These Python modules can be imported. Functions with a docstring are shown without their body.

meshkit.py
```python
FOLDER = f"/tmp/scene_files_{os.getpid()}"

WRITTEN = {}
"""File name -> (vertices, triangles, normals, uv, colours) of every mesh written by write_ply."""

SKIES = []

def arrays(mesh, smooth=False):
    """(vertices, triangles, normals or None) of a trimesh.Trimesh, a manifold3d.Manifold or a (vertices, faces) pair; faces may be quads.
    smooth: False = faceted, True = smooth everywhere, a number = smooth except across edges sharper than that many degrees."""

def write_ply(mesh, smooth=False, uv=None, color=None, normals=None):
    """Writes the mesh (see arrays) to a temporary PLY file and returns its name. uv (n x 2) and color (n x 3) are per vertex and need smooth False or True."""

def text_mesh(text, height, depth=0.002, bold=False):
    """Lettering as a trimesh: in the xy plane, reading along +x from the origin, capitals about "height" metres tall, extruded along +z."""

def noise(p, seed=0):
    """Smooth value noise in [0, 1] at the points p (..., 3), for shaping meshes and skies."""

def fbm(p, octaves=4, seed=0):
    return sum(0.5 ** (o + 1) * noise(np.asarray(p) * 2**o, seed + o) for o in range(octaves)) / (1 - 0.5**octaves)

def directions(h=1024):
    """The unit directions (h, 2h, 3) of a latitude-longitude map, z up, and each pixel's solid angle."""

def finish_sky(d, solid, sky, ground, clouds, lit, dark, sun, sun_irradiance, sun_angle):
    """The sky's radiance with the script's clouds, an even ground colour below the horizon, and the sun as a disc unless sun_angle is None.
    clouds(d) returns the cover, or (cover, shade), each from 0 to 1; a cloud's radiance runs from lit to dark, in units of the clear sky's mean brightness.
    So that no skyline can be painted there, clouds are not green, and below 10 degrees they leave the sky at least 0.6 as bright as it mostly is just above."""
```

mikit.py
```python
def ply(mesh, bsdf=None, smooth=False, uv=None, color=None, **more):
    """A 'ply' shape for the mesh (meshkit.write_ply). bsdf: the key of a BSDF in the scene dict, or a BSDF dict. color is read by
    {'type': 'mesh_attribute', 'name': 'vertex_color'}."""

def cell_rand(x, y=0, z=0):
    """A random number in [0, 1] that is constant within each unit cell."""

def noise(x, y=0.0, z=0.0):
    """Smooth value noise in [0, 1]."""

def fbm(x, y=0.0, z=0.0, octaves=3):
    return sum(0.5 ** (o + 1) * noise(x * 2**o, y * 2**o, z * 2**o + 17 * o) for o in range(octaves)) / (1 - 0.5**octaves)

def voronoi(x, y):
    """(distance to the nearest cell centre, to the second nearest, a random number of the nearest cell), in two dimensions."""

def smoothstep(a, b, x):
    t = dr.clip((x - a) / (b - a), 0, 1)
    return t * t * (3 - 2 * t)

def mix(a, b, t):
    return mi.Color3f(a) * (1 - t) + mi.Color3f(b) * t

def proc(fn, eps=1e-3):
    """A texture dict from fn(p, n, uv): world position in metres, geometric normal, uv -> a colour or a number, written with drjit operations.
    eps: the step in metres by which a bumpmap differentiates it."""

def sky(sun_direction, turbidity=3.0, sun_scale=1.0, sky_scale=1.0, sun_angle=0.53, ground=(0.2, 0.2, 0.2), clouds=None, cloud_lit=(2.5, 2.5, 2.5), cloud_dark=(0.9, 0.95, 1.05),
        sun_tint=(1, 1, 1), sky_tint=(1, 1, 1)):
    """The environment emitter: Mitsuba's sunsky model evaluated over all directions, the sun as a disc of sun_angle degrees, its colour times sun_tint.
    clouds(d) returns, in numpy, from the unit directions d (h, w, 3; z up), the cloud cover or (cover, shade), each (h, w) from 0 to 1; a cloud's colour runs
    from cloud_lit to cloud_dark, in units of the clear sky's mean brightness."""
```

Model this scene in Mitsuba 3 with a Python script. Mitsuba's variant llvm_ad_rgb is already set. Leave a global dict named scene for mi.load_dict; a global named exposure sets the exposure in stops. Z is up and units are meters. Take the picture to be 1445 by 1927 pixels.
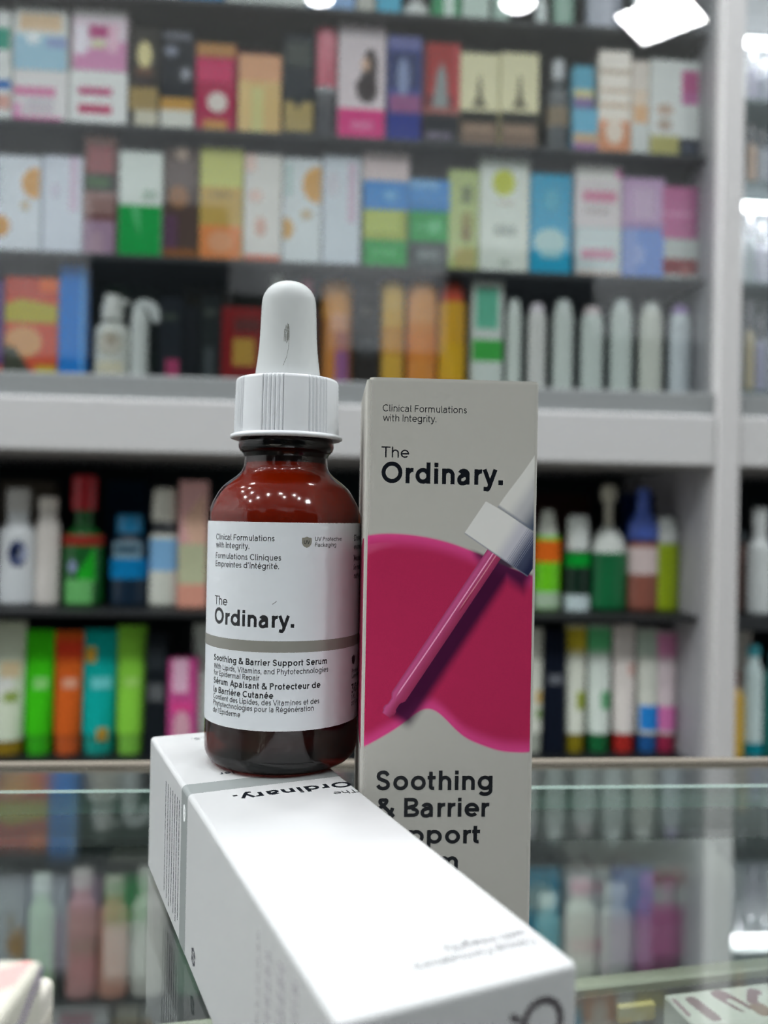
import math, random
import numpy as np, trimesh, manifold3d as m3, shapely, shapely.affinity as aff
from shapely.geometry import LineString, Polygon, box as sbox
from shapely.ops import unary_union
import drjit as dr, mitsuba as mi, mikit
from mikit import smoothstep, mix, fbm, noise

T = mi.ScalarTransform4f
random.seed(7); RNG = np.random.default_rng(7)
scene, labels = {}, {}

# ------------------------------------------------------------------ camera
# metres; x right, y away from the camera, z up; z = 0 is the glass counter's upper surface
FPX, PITCH, ROLL, CAMH = 1577.65, 0.00513, 0.01826, 0.09847
EYE = np.array([0, 0, CAMH])
FWD = np.array([0, math.cos(PITCH), math.sin(PITCH)])
UP0, RT0 = np.array([0, -math.sin(PITCH), math.cos(PITCH)]), np.array([1.0, 0, 0])
CR, SR = math.cos(ROLL), math.sin(ROLL)
UPV = UP0 * CR - RT0 * SR          # picture up in the world: the place leans clockwise in the photograph
scene['camera'] = {'type': 'thinlens', 'fov': math.degrees(2 * math.atan(722.5 / FPX)), 'fov_axis': 'x', 'near_clip': 0.01, 'far_clip': 50.0,
                   'aperture_radius': 0.00135, 'focus_distance': 0.196,
                   'to_world': T().look_at(origin=EYE.tolist(), target=(EYE + FWD).tolist(), up=UPV.tolist())}
exposure = 1.0

# measuring aid: where a point of the photograph lies on a plane of the place
def ray(px, py):
    a, b = px - 722.5, py - 963.5
    u, v = CR * a + SR * b, -SR * a + CR * b
    return FWD + RT0 * u / FPX - UP0 * v / FPX
def unp(px, py, p0, n):
    d = ray(px, py)
    return EYE + d * (np.dot(np.subtract(p0, EYE), n) / np.dot(d, n))

# ------------------------------------------------------------------ ceiling lamps (the room's light)
CEIL = 3.10
LAMP, LAMP_SQ = 60.0, 40.0
TINT = np.array([0.97, 1.0, 1.02])

# ------------------------------------------------------------------ helpers
def lin(c):
    if isinstance(c, str):
        c = [int(c[i:i + 2], 16) for i in (0, 2, 4)]
    c = np.asarray(c, float) / 255
    return np.where(c <= 0.04045, c / 12.92, ((c + 0.055) / 1.055) ** 2.4)
def rgb(c): return {'type': 'rgb', 'value': [float(x) for x in lin(c)]}
VC = {'type': 'mesh_attribute', 'name': 'vertex_color'}
# finishes: a gloss (roughness of a clear coat over the colour) or None for plain matt print and paint
FINISH = {'mat_card': None, 'mat_matt': None, 'mat_frame': .30, 'mat_gloss': .09, 'mat_white_card': .28, 'mat_label': .16, 'mat_cap': .20, 'mat_rubber': .38, 'mat_serum': None}
scene['mat_print'] = {'type': 'twosided', 'bsdf': {'type': 'diffuse', 'reflectance': VC}}
def finish(name, col):
    key = f'{name}_' + ''.join('%02x' % int(round(255 * min(1, c) ** (1 / 2.2))) for c in col)
    if key not in scene:
        v = {'type': 'rgb', 'value': [float(x) for x in col]}
        if name == 'mat_metal': b = {'type': 'roughconductor', 'material': 'none', 'specular_reflectance': v, 'alpha': .015}
        elif FINISH[name] is None: b = {'type': 'diffuse', 'reflectance': v}
        else: b = {'type': 'roughplastic', 'distribution': 'ggx', 'alpha': FINISH[name], 'diffuse_reflectance': v}
        scene[key] = {'type': 'twosided', 'bsdf': b}
    return key
used = {}
def numbered(k):
    n = used.get(k, -1) + 1; used[k] = n
    return k if n == 0 else f'{k}_{n:03d}'
def thing(name, label, cat, group=None, kind=None):
    k = numbered(name); labels[k] = {'label': label, 'category': cat}
    if group: labels[k]['group'] = group
    if kind: labels[k] = {'label': label, 'kind': kind}
    return k
def put(parent, part, mesh, col=None, bsdf='mat_card', smooth=False, label=None, uv=None):
    """one entry of the scene: a part of parent, or the parent itself when part is None"""
    k = numbered(f'{parent}__{part}') if part else parent
    v, f = mesh if isinstance(mesh, tuple) else (np.asarray(mesh.vertices), np.asarray(mesh.faces))
    kw = {}
    if col is not None:
        col = lin(col) if isinstance(col, str) else np.asarray(col, float)
        if col.ndim == 1: bsdf = finish(bsdf, col)
        else: bsdf = 'mat_print'; kw['color'] = col
    scene[k] = mikit.ply((v, f), bsdf, smooth, uv=uv, **kw)
    if label: labels[k] = {'label': label}
    return k
def cat(ms): return trimesh.util.concatenate([m for m in ms if m is not None])
def xf(mesh, M):
    m = mesh.copy(); m.apply_transform(M); return m
def frame(o, ex, ey, ez):
    M = np.eye(4); M[:3, 0], M[:3, 1], M[:3, 2], M[:3, 3] = ex, ey, ez, o; return M
def bx(x0, x1, y0, y1, z0, z1, c=0.0):
    """box with chamfered edges"""
    if c <= 0: 
        m = trimesh.creation.box((x1 - x0, y1 - y0, z1 - z0)); m.apply_translation(((x0 + x1) / 2, (y0 + y1) / 2, (z0 + z1) / 2)); return m
    p = [(a, b, d) for k in range(3) for a in ((x0, x1) if k == 0 else (x0 + c, x1 - c)) for b in ((y0, y1) if k == 1 else (y0 + c, y1 - c)) for d in ((z0, z1) if k == 2 else (z0 + c, z1 - c))]
    return trimesh.convex.convex_hull(np.array(p))
def rbox(x0, x1, y0, y1, z0, z1, r, seg=16):
    s = m3.Manifold.sphere(r, seg)
    m = m3.Manifold.batch_hull([s.translate((a, b, c)) for a in (x0 + r, x1 - r) for b in (y0 + r, y1 - r) for c in (z0 + r, z1 - r)]).to_mesh()
    return trimesh.Trimesh(m.vert_properties[:, :3], m.tri_verts)
def rrect(x0, x1, y0, y1, r, n=5):
    pts = []
    for cx, cy, a in ((x1 - r, y1 - r, 0), (x0 + r, y1 - r, 90), (x0 + r, y0 + r, 180), (x1 - r, y0 + r, 270)):
        for t in np.radians(np.linspace(a, a + 90, n)): pts.append((cx + r * math.cos(t), cy + r * math.sin(t)))
    return np.array(pts)
def lathe(prof, seg=40, sx=1.0, sy=1.0, a0=0.0, a1=2 * math.pi, closed=True):
    """prof: (r, z) bottom to top, outside facing out; a repeated point makes a sharp edge"""
    runs, cur = [], [prof[0]]
    for p in prof[1:]:
        if np.allclose(p, cur[-1]): runs.append(cur); cur = [p]
        else: cur.append(p)
    runs.append(cur); V, F, at = [], [], 0
    n = seg if closed else seg + 1
    a = np.linspace(a0, a1, seg + 1)[:n]
    for run in runs:
        if len(run) < 2: continue
        r = np.array(run)
        v = np.stack([r[:, :1] * np.cos(a) * sx, r[:, :1] * np.sin(a) * sy, np.repeat(r[:, 1:], n, 1)], -1)
        V.append(v.reshape(-1, 3))
        for i in range(len(run) - 1):
            for j in range(seg):
                p, q = at + i * n + j, at + i * n + (j + 1) % n
                F += [(p, q, q + n), (p, q + n, p + n)]
        at += len(run) * n
    return trimesh.Trimesh(np.vstack(V), np.array(F), process=False)
def arcp(cx, cz, r, a0, a1, n=6):
    return [(cx + r * math.cos(math.radians(a)), cz + r * math.sin(math.radians(a))) for a in np.linspace(a0, a1, n)]
def flat(poly, depth, z=0.0):
    out = []
    for g in getattr(poly, 'geoms', [poly]):
        if g.is_empty or g.geom_type != 'Polygon' or g.area < 1e-14: continue
        m = trimesh.creation.extrude_polygon(g, depth, engine='earcut'); m.apply_translation((0, 0, z)); out.append(m)
    return cat(out) if out else None

# ------------------------------------------------------------------ a geometric stroke alphabet for the printed words
def A(cx, cy, rx, ry, a0, a1, n=22):
    if a1 - a0 == 360: a1 += 4                       # close the ring
    t = np.radians(np.linspace(a0, a1, n)); return [(cx + rx * math.cos(q), cy + ry * math.sin(q)) for q in t]
def SP(pts, n=6):
    p = np.array([pts[0]] + list(pts) + [pts[-1]], float); out = []
    for i in range(1, len(p) - 2):
        for t in np.linspace(0, 1, n, endpoint=False):
            out.append(0.5 * ((2 * p[i]) + (p[i + 1] - p[i - 1]) * t + (2 * p[i - 1] - 5 * p[i] + 4 * p[i + 1] - p[i + 2]) * t * t + (3 * p[i] - p[i - 1] - 3 * p[i + 1] + p[i + 2]) * t ** 3))
    return [tuple(q) for q in out] + [tuple(pts[-1])]
SN = [(.93, .80), (.74, .96), (.48, 1), (.17, .93), (.06, .75), (.18, .60), (.5, .51), (.83, .40), (.95, .24), (.84, .07), (.5, 0), (.2, .05), (.02, .2)]
def glyph(ch, h):
    """(advance, centre lines, dots) of one character; h = half the stroke; capitals 0.71 high"""
    X, C, R = .52, .71, .265
    c, y = .05 + R, .26
    ry = .265 - h; rx = R - h
    bowl = A(c, y, rx, ry, 0, 360, 40)
    s0, s1 = .05 + h, .05 + 2 * R - h
    n0 = .07 + h
    def arch(x, w, top=X): r = w / 2 - h; return A(x + w / 2 - h, top - w / 2, r, r - 0.0 + 0.005, 180, 0, 18)
    sq = lambda x, yy, d: [(x - d, yy), (x + d, yy)]
    D = []
    if ch == ' ': return .26, [], []
    if ch == 'o': return .63, [bowl], D
    if ch == 'c': return .54, [A(c, y, rx, ry, 42, 318, 32)], D
    if ch == 'e': return .60, [A(c, y, rx, ry, 0, 316, 34), [(c - rx, y), (c + rx + h * .9, y)]], D
    if ch == 'd': return .65, [bowl, [(s1, 0), (s1, C)]], D
    if ch == 'b': return .65, [bowl, [(s0, 0), (s0, C)]], D
    if ch == 'p': return .65, [bowl, [(s0, -.2), (s0, X)]], D
    if ch == 'q': return .65, [bowl, [(s1, -.2), (s1, X)]], D
    if ch == 'g': return .65, [bowl, [(s1, X), (s1, -.02)] + A(c, -.02, rx, .2 - h, 0, -150, 18)], D
    if ch == 'a': return .58, [A(.265, .335, .215 - h, .195 - h, 158, 0, 18) + [(.48 - h, 0)], [(.48 - h, .30 + h * .25), (.22, .30 + h * .25)] + A(.21, .155, .175 - h, .15 + h * .1 - h * .5, 90, 270, 16) + [(.30, h * .6), (.48 - h, .13)]], D
    if ch == 'n': return .58, [[(n0, 0), (n0, X)], arch(n0, .45) + [(n0 + .45 - 2 * h, 0)]], D
    if ch == 'h': return .58, [[(n0, 0), (n0, C)], arch(n0, .45) + [(n0 + .45 - 2 * h, 0)]], D
    if ch == 'm':
        w = .41; return .92, [[(n0, 0), (n0, X)], arch(n0, w) + [(n0 + w - 2 * h, 0)], arch(n0 + w - 2 * h, w) + [(n0 + 2 * w - 4 * h, 0)]], D
    if ch == 'u': x2 = n0 + .43 - 2 * h; return .57, [[(n0, X)] + A(n0 + .215 - h, .215, .215 - h, .22 - h, 180, 360, 18), [(x2, 0), (x2, X)]], D
    if ch == 'r': return .37, [[(n0, 0), (n0, X)], A(n0 + .25 - h, X - .25, .25 - h, .25 - h, 180, 82, 12)], D
    if ch in 'iéè' and ch == 'i': return .14 + 2 * h, [[(n0, 0), (n0, X)], [(n0, C - 2.1 * h), (n0, C)]], D
    if ch == 'l': return .17 + 2 * h, [[(n0, C), (n0, .11)] + A(n0 + .09, .10, .09, .10 - h, 180, 275, 8)], D
    if ch == 't': return .35, [[(.13, .67), (.13, .13)] + A(.23, .12, .10, .12 - h, 180, 285, 8), [(.02, X - h), (.30, X - h)]], D
    if ch == 'f': return .32, [[(.12, 0), (.12, .56)] + A(.24, .57, .12, .15 - h, 180, 80, 8), [(.02, X - h), (.28, X - h)]], D
    if ch == 's': return .46, [SP([(.05 + h + (.36 - 2 * h) * a, h - .004 + (X + .008 - 2 * h) * b) for a, b in SN])], D
    if ch == 'S': return .62, [SP([(.05 + h + (.52 - 2 * h) * a, h - .006 + (C + .012 - 2 * h) * b) for a, b in SN])], D
    if ch == 'k': return .53, [[(n0, 0), (n0, C)], [(.46, X), (n0 + h * .5, .20)], [(.20, .30), (.47, 0)]], D
    if ch == 'z': return .47, [[(.04, X - h), (.42, X - h), (.06, h), (.44, h)]], D
    if ch == 'x': return .5, [[(.03, X), (.45, 0)], [(.45, X), (.03, 0)]], D
    if ch == 'v': return .52, [[(.02 + h * .6, X), (.26, h * .5), (.50 - h * .6, X)]], D
    if ch == 'y': return .52, [[(.02 + h * .6, X), (.265, .03)], [(.50 - h * .6, X), (.235, -.08), (.19, -.15), (.12, -.21 + h), (.04, -.205 + h)]], D
    if ch == 'w': return .80, [[(.02 + h * .6, X), (.21, h * .5), (.40, X - h * .3), (.59, h * .5), (.78 - h * .6, X)]], D
    if ch in 'éè':
        a, g, d = glyph('e', h); s = 1 if ch == 'é' else -1
        return a, g + [[(c - .05 * s, .58), (c + .07 * s, .72)]], d
    if ch == 'É':
        a, g, d = glyph('E', h); return a, g + [[(.25, .77), (.36, .90)]], d
    if ch == 'O': return .84, [A(.42, .355, .37 - h, .362 - h, 0, 360, 48)], D
    if ch == 'C': return .74, [A(.41, .355, .36 - h, .362 - h, 44, 316, 40)], D
    if ch == 'D': return .74, [[(n0, h), (n0 + .22, h)] + A(n0 + .22, .355, .39 - 2 * h, .355 - h, -90, 90, 24) + [(n0, C - h)], [(n0, 0), (n0, C)]], D
    if ch == 'T': return .60, [[(.3, 0), (.3, C)], [(.02, C - h), (.58, C - h)]], D
    if ch == 'F': return .56, [[(n0, 0), (n0, C)], [(n0, C - h), (.52, C - h)], [(n0, .36), (.47, .36)]], D
    if ch == 'E': return .60, [[(n0, 0), (n0, C)], [(n0, C - h), (.54, C - h)], [(n0, .36), (.48, .36)], [(n0, h), (.55, h)]], D
    if ch == 'L': return .54, [[(n0, C), (n0, 0)], [(n0, h), (.51, h)]], D
    if ch == 'I': return .15 + 2 * h, [[(n0, 0), (n0, C)]], D
    if ch in 'PBR':
        top = [(n0, C - h), (n0 + .24, C - h)] + A(n0 + .24, .52, .25 - 2 * h + .01, .19 - h, 90, -90, 16) + [(n0, .33 + h * .0)]
        g = [[(n0, 0), (n0, C)], [(a, b if b > .33 else .33) for a, b in top]]
        if ch == 'B': g.append([(n0, .345), (n0 + .26, .345)] + A(n0 + .26, .175, .27 - 2 * h + .01, .175 - h, 90, -90, 16) + [(n0, h)])
        if ch == 'R': g.append([(n0 + .22, .34), (.56, 0)])
        return .63, g, D
    if ch == 'A': return .68, [[(.02 + h * .6, 0), (.34, C - h * .4), (.66 - h * .6, 0)], [(.14, .2), (.54, .2)]], D
    if ch == 'V': return .68, [[(.02 + h * .6, C), (.34, h * .4), (.66 - h * .6, C)]], D
    if ch == 'W': return 1.0, [[(.02 + h * .6, C), (.26, h * .4), (.5, C - h * .4), (.74, h * .4), (.98 - h * .6, C)]], D
    if ch == 'M': return .82, [[(n0, 0), (n0, C - h * .6), (.41, .18), (.75 - h, C - h * .6), (.75 - h, 0)]], D
    if ch == 'U': return .72, [[(n0, C), (n0, .29)] + A(.36, .29, .29 - h, .295 - h, 180, 360, 20) + [(.65 - h, C)]], D
    if ch == '0': return .64, [A(.32, .355, .27 - h, .362 - h, 0, 360, 40)], D
    if ch == '1': return .36, [[(.03, .55), (.2, C - h * .5), (.2, 0)]], D
    if ch == '3': return .58, [[(.06, C - h), (.46, C - h), (.26, .43), (.32, .43)] + A(.29, .215, .24 - h, .215 - h, 80, -145, 20)], D
    if ch == '&': return .70, [SP([(.66, .01), (.45, .24), (.19, .50), (.17, .62), (.28, .70 - h), (.39, .62), (.35, .50), (.12, .31), (.07 + h * .5, .17), (.14, .05), (.28, h - .005), (.44, .06), (.56, .2), (.61, .34)])], D
    if ch == '.': return .12 + 2.3 * h, [[(.05, h * 1.15), (.05 + 2.3 * h, h * 1.15)]], D
    if ch == ',': return .16 + 2 * h, [[(.06 + h, 2 * h), (.06 + h, 0), (.03, -.10)]], D
    if ch == "'": return .16 + 2 * h, [[(.07 + h, C), (.07 + h, C - .17)]], D
    return .5, [], D
def words(text, cap, width=None, w=.085, gap=0.0):
    """the text as a shapely shape, its left at x = 0, its baseline at y = 0, capitals cap high, as wide as width"""
    x, parts = 0.0, []
    for ch in text:
        a, g, _ = glyph(ch, w / 2)
        for l in g:
            k = 1.15 if ch == '.' else 1.0
            parts.append(aff.translate(LineString(l).buffer(w / 2 * k, cap_style='flat', join_style='round', quad_segs=4), x, 0))
        x += a + gap
    u = unary_union(parts); b = u.bounds
    s = cap / .71; sx = width / (b[2] - b[0]) if width else s
    return aff.affine_transform(u, [sx, 0, 0, s, -b[0] * sx, 0])
def on_plane(poly, o, ex, ey, depth=4e-5, lift=3e-5):
    ez = np.cross(ex, ey); m = flat(poly, depth, lift); return xf(m, frame(o, ex, ey, ez))
def on_cylinder(poly, r, axis, a_face, lift=6e-5, step=5e-4):
    """poly in (arc length from the facing direction, height) wrapped on an upright cylinder"""
    x0, y0, x1, y1 = poly.bounds; out = []
    for k in range(int(math.floor(x0 / step)), int(math.ceil(x1 / step))):
        q = poly.intersection(sbox(k * step, y0 - 1, (k + 1) * step, y1 + 1)); m = flat(q, 4e-5)
        if m is not None: out.append(m)
    m = cat(out); v = m.vertices; a = a_face + v[:, 0] / r; rr = r + lift + v[:, 2]
    m.vertices = np.stack([axis[0] + rr * np.cos(a), axis[1] + rr * np.sin(a), v[:, 1]], -1); return m

# ------------------------------------------------------------------ the cabinet's own frame: s to the right, t back, z up
PSI, CABD = 0.082, 1.62
EX = np.array([math.cos(PSI), math.sin(PSI), 0]); EN = np.array([-math.sin(PSI), math.cos(PSI), 0]); EZ = np.array([0, 0, 1.0])
CO = np.array([0, CABD, 0.0])
CM = frame(CO, EX, EN, EZ)
def sz(px, py, t=0.0):
    p = unp(px, py, CO + EN * t, EN) - CO; return float(p @ EX), float(p[2])

# ------------------------------------------------------------------ room shell
def struct(name, mesh, col, bsdf='mat_matt'):
    put(name, None, mesh, col, bsdf); labels[name] = {'kind': 'structure'}
FL = -0.95
X0, X1, Y0, Y1 = -3.6, 4.2, -3.0, 3.0
struct('floor', bx(X0, X1, Y0, Y1, FL - .05, FL), '75716b')
struct('ceiling', bx(X0, X1, Y0, Y1, CEIL, CEIL + .05), 'e4e6e4')
struct('wall_back', bx(X0, X1, Y0 - .05, Y0, FL, CEIL), 'b3b6b8')
struct('wall_front', bx(X0, X1, Y1, Y1 + .05, FL, CEIL), 'a9a9a9')
for i_, (x_, w_, z_, c_) in enumerate(((X0, 1.5, 1.95, '34383a'), (-2.1, .8, 1.1, '4a4440'), (-1.3, .9, 2.15, '2e3336'), (-.4, .7, 1.6, '3a3f3d'), (.3, .9, 1.25, '43403e'), (1.2, 1.0, 2.0, '303437'), (2.2, 2.0, 1.45, '3c4042'))):
    struct('trim_%d' % (i_ + 1), bx(x_ + .01, x_ + w_ - .01, Y0, Y0 + .35 + .05 * (i_ % 3), FL, z_), c_)
struct('wall_left', bx(X0 - .05, X0, Y0, Y1, FL, CEIL), 'f2f3f3')
struct('wall_right', bx(X1, X1 + .05, Y0, Y1, FL, CEIL), 'd2d3d3')

# ------------------------------------------------------------------ ceiling lamps, set from where the cabinet's glass mirrors them
DOOR_T = -0.03
def lamp_at(px, py):
    d = ray(px, py); V = EYE + d * ((CEIL - .006 - CAMH) / d[2])
    q = CO + EN * DOOR_T; return V - 2 * np.dot(V - q, EN) * EN
def lamp(p, r, power, square=False, rot=0.0, label='round white ceiling downlight'):
    k = thing('ceiling_lamp', label, 'lamp', 'ceiling downlights outside the picture' if not square else None)
    n = 4 if square else 28
    a = np.arange(n) * 2 * np.pi / n + (np.pi / 4 if square else 0) + rot
    ring = np.stack([np.cos(a), np.sin(a)], 1) * r
    v = np.vstack([np.c_[ring, np.zeros(n)], [[0, 0, 0]]]) + [p[0], p[1], CEIL - .008]
    f = np.array([(n, (i + 1) % n, i) for i in range(n)])            # faces down
    e = {'type': 'area', 'radiance': {'type': 'rgb', 'value': (TINT * power).tolist()}}
    scene[f'{k}__diffuser'] = mikit.ply((v, f), finish('mat_matt', (.8, .8, .8)), emitter=e)
    o = Polygon(ring * 1.16).difference(Polygon(ring * 1.0))
    m = flat(o, .014); m.apply_translation((p[0], p[1], CEIL - .014)); put(k, 'rim', m, 'd8d8d8', 'mat_matt')
lamp(lamp_at(1244, 33), .285, LAMP_SQ, True, math.radians(45 + 6), 'square white ceiling panel lamp mirrored in the cabinet glass at the upper right')
lamp(lamp_at(975, 4), .10, LAMP)
lamp(lamp_at(600, -6), .085, LAMP)
for y, xs in ((1.25, ((-2.6, .15), (-1.7, .15), (-.8, .15), (.1, .145), (1.0, .15), (1.9, .15), (2.8, .14))), (.45, ((-3.0, .12), (-2.2, .10))),
              (-.45, ((-3.1, .15), (-2.3, .12), (1.9, .08), (2.9, .08))), (-1.3, ((-2.9, .14), (-2.0, .12), (-1.1, .11), (-.2, .11), (.8, .11), (2.0, .11)))):
    for x, r in xs: lamp((x, y), r, LAMP)

# ------------------------------------------------------------------ the shelf cabinet
cab = thing('display_cabinet', 'tall white shop cabinet with dark shelves full of boxes and bottles behind the counter', 'cabinet')
scene['mat_pane'] = {'type': 'thindielectric', 'int_ior': 1.5, 'specular_transmittance': {'type': 'rgb', 'value': [.97, .98, .98]}}
def cpart(part, mesh, col, bsdf='mat_frame', smooth=False, label=None): return put(cab, part, xf(mesh, CM), col, bsdf, smooth, label)
SL, SR_ = -.95, 1.25                      # the cabinet's ends
rowy = [38, 273, 508, 728, 1146, 1419, 1868]    # where each row stands, at the picture's middle
TROW = {4: .05, 5: .05, 6: .02}                # the lower goods stand further in
ZR = [sz(722.5, y, .03 + TROW.get(i, 0))[1] for i, y in enumerate(rowy)]
p0, p1 = sz(1353, 700, -.06)[0], sz(1395, 700, -.06)[0]      # the post
ZT = ZR[0] + .30
DEPTH = .42
zf1, zf0 = sz(722, 771)[1], sz(722, 866)[1]      # white fascia between the upper and the lower part
cpart('post', bx(p0, p1, -.06, DEPTH, FL + .02, ZT, .003), 'e2e0e0', label='white upright post')
cpart('fascia', bx(SL, p0 - .001, -.055, DEPTH, zf0, zf1, .003), 'dcdbdb', label='white horizontal board')
cpart('fascia', bx(p1 + .001, SR_, -.055, DEPTH, zf0, zf1, .003), 'dcdbdb')
cpart('door_track', bx(SL, p0 - .001, -.045, .02, zf1, ZR[3] - .004, .002), '9a9e9f', label='grey sliding door track')
cpart('door_track', bx(p1 + .001, SR_, -.045, .02, zf1, ZR[3] - .004, .002), '9a9e9f')
cpart('side_panel', bx(p0 - .004, p0, -.02, DEPTH, FL + .02, ZT), 'c4c3c8')
cpart('side_panel', bx(SL - .02, SL, -.05, DEPTH + .01, FL + .02, ZT), 'c4c3c8')
cpart('side_panel', bx(SR_, SR_ + .02, -.05, DEPTH + .01, FL + .02, ZT), 'c4c3c8')
cpart('back_panel', bx(SL, SR_, DEPTH, DEPTH + .01, FL + .02, ZT), '2a3133', 'mat_matt', label='dark back panel')
cpart('back_panel', bx(p1 + .001, SR_, .11, .12, zf1, ZT), 'd5d8dc', 'mat_gloss', label='pale panel behind the silver bottles')
cpart('top_board', bx(SL, SR_, -.05, DEPTH + .01, ZT, ZT + .02), 'd0d0d0')
for i, z in enumerate(ZR):
    if i == 3: cpart('shelf', bx(SL, p0 - .005, .021, DEPTH - .001, z - .02, z), '8e9293'); continue
    cpart('shelf', bx(SL, p0 - .005, .0, DEPTH - .001, z - .011, z, .0015), '161b1e' if i > 3 else '20262a', label='dark shelf board')
cpart('base', bx(SL, p0 - .005, .0, DEPTH, FL + .02, ZR[6] - .012), '3a3c3e')
zr2 = [sz(1420, y)[1] for y in (185, 340, 530, 735)] + [ZR[4], ZR[5]]
for i, z in enumerate(zr2):
    cpart('shelf', bx(p1 + .001, SR_, .0, DEPTH - .001, z - .008 - (.02 if i == 4 else 0), z, .001), '20262a' if i > 3 else '7f8c8e', 'mat_frame' if i > 3 else 'mat_gloss')
# sliding glass doors in front of the upper shelves
zd0 = ZR[3] - .004
mid = (SL + p0) / 2 - .12
cpart('glass_door', bx(SL, p0 - .006, DOOR_T - .002, DOOR_T + .002, zd0, ZT), None, 'mat_pane', label='clear sliding glass door mirroring the ceiling lamps')
cpart('glass_door', bx(p1 + .004, SR_, DOOR_T - .002, DOOR_T + .002, zd0, ZT), None, 'mat_pane')

# ------------------------------------------------------------------ the glass counter
cnt = thing('glass_counter', 'glass topped shop counter with a polished metal rail along its far edge', 'counter')
scene['mat_counter_glass'] = {'type': 'thindielectric', 'int_ior': 1.52, 'specular_transmittance': {'type': 'rgb', 'value': [.90, .95, .93]}}
KM = frame(np.zeros(3), EX, EN, EZ)
def kpart(part, mesh, col, bsdf='mat_frame', smooth=False, label=None): return put(cnt, part, xf(mesh, KM), col, bsdf, smooth, label)
def kt(y): return float(unp(722.5, y, (0, 0, 0), EZ) @ EN)
g1, g2 = kt(1486), kt(1432)
KL, KR, K0 = -.95, .95, -.22
kpart('glass_top', bx(KL, KR, K0, g1, -.008, 0), None, 'mat_counter_glass', label='thick clear glass top')
kpart('glass_edge', bx(KL, KR, g1, g1 + .0016, -.008, .0002, .0004), '9fb8ae', 'mat_gloss', label='pale green ground glass edge')
rail = Polygon([(g1 + .0016, -.0012), (g2 - .0042, -.0011), (g2 - .0042, -.02), (g1 + .0016, -.02)])
rm = trimesh.creation.extrude_polygon(rail, KR - KL, engine='earcut'); rm = xf(rm, frame((KL, 0, 0), (0, 1, 0), (0, 0, 1), (1, 0, 0)))
kpart('rail', rm, 'c9cccb', 'mat_metal', label='polished metal rail')
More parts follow.
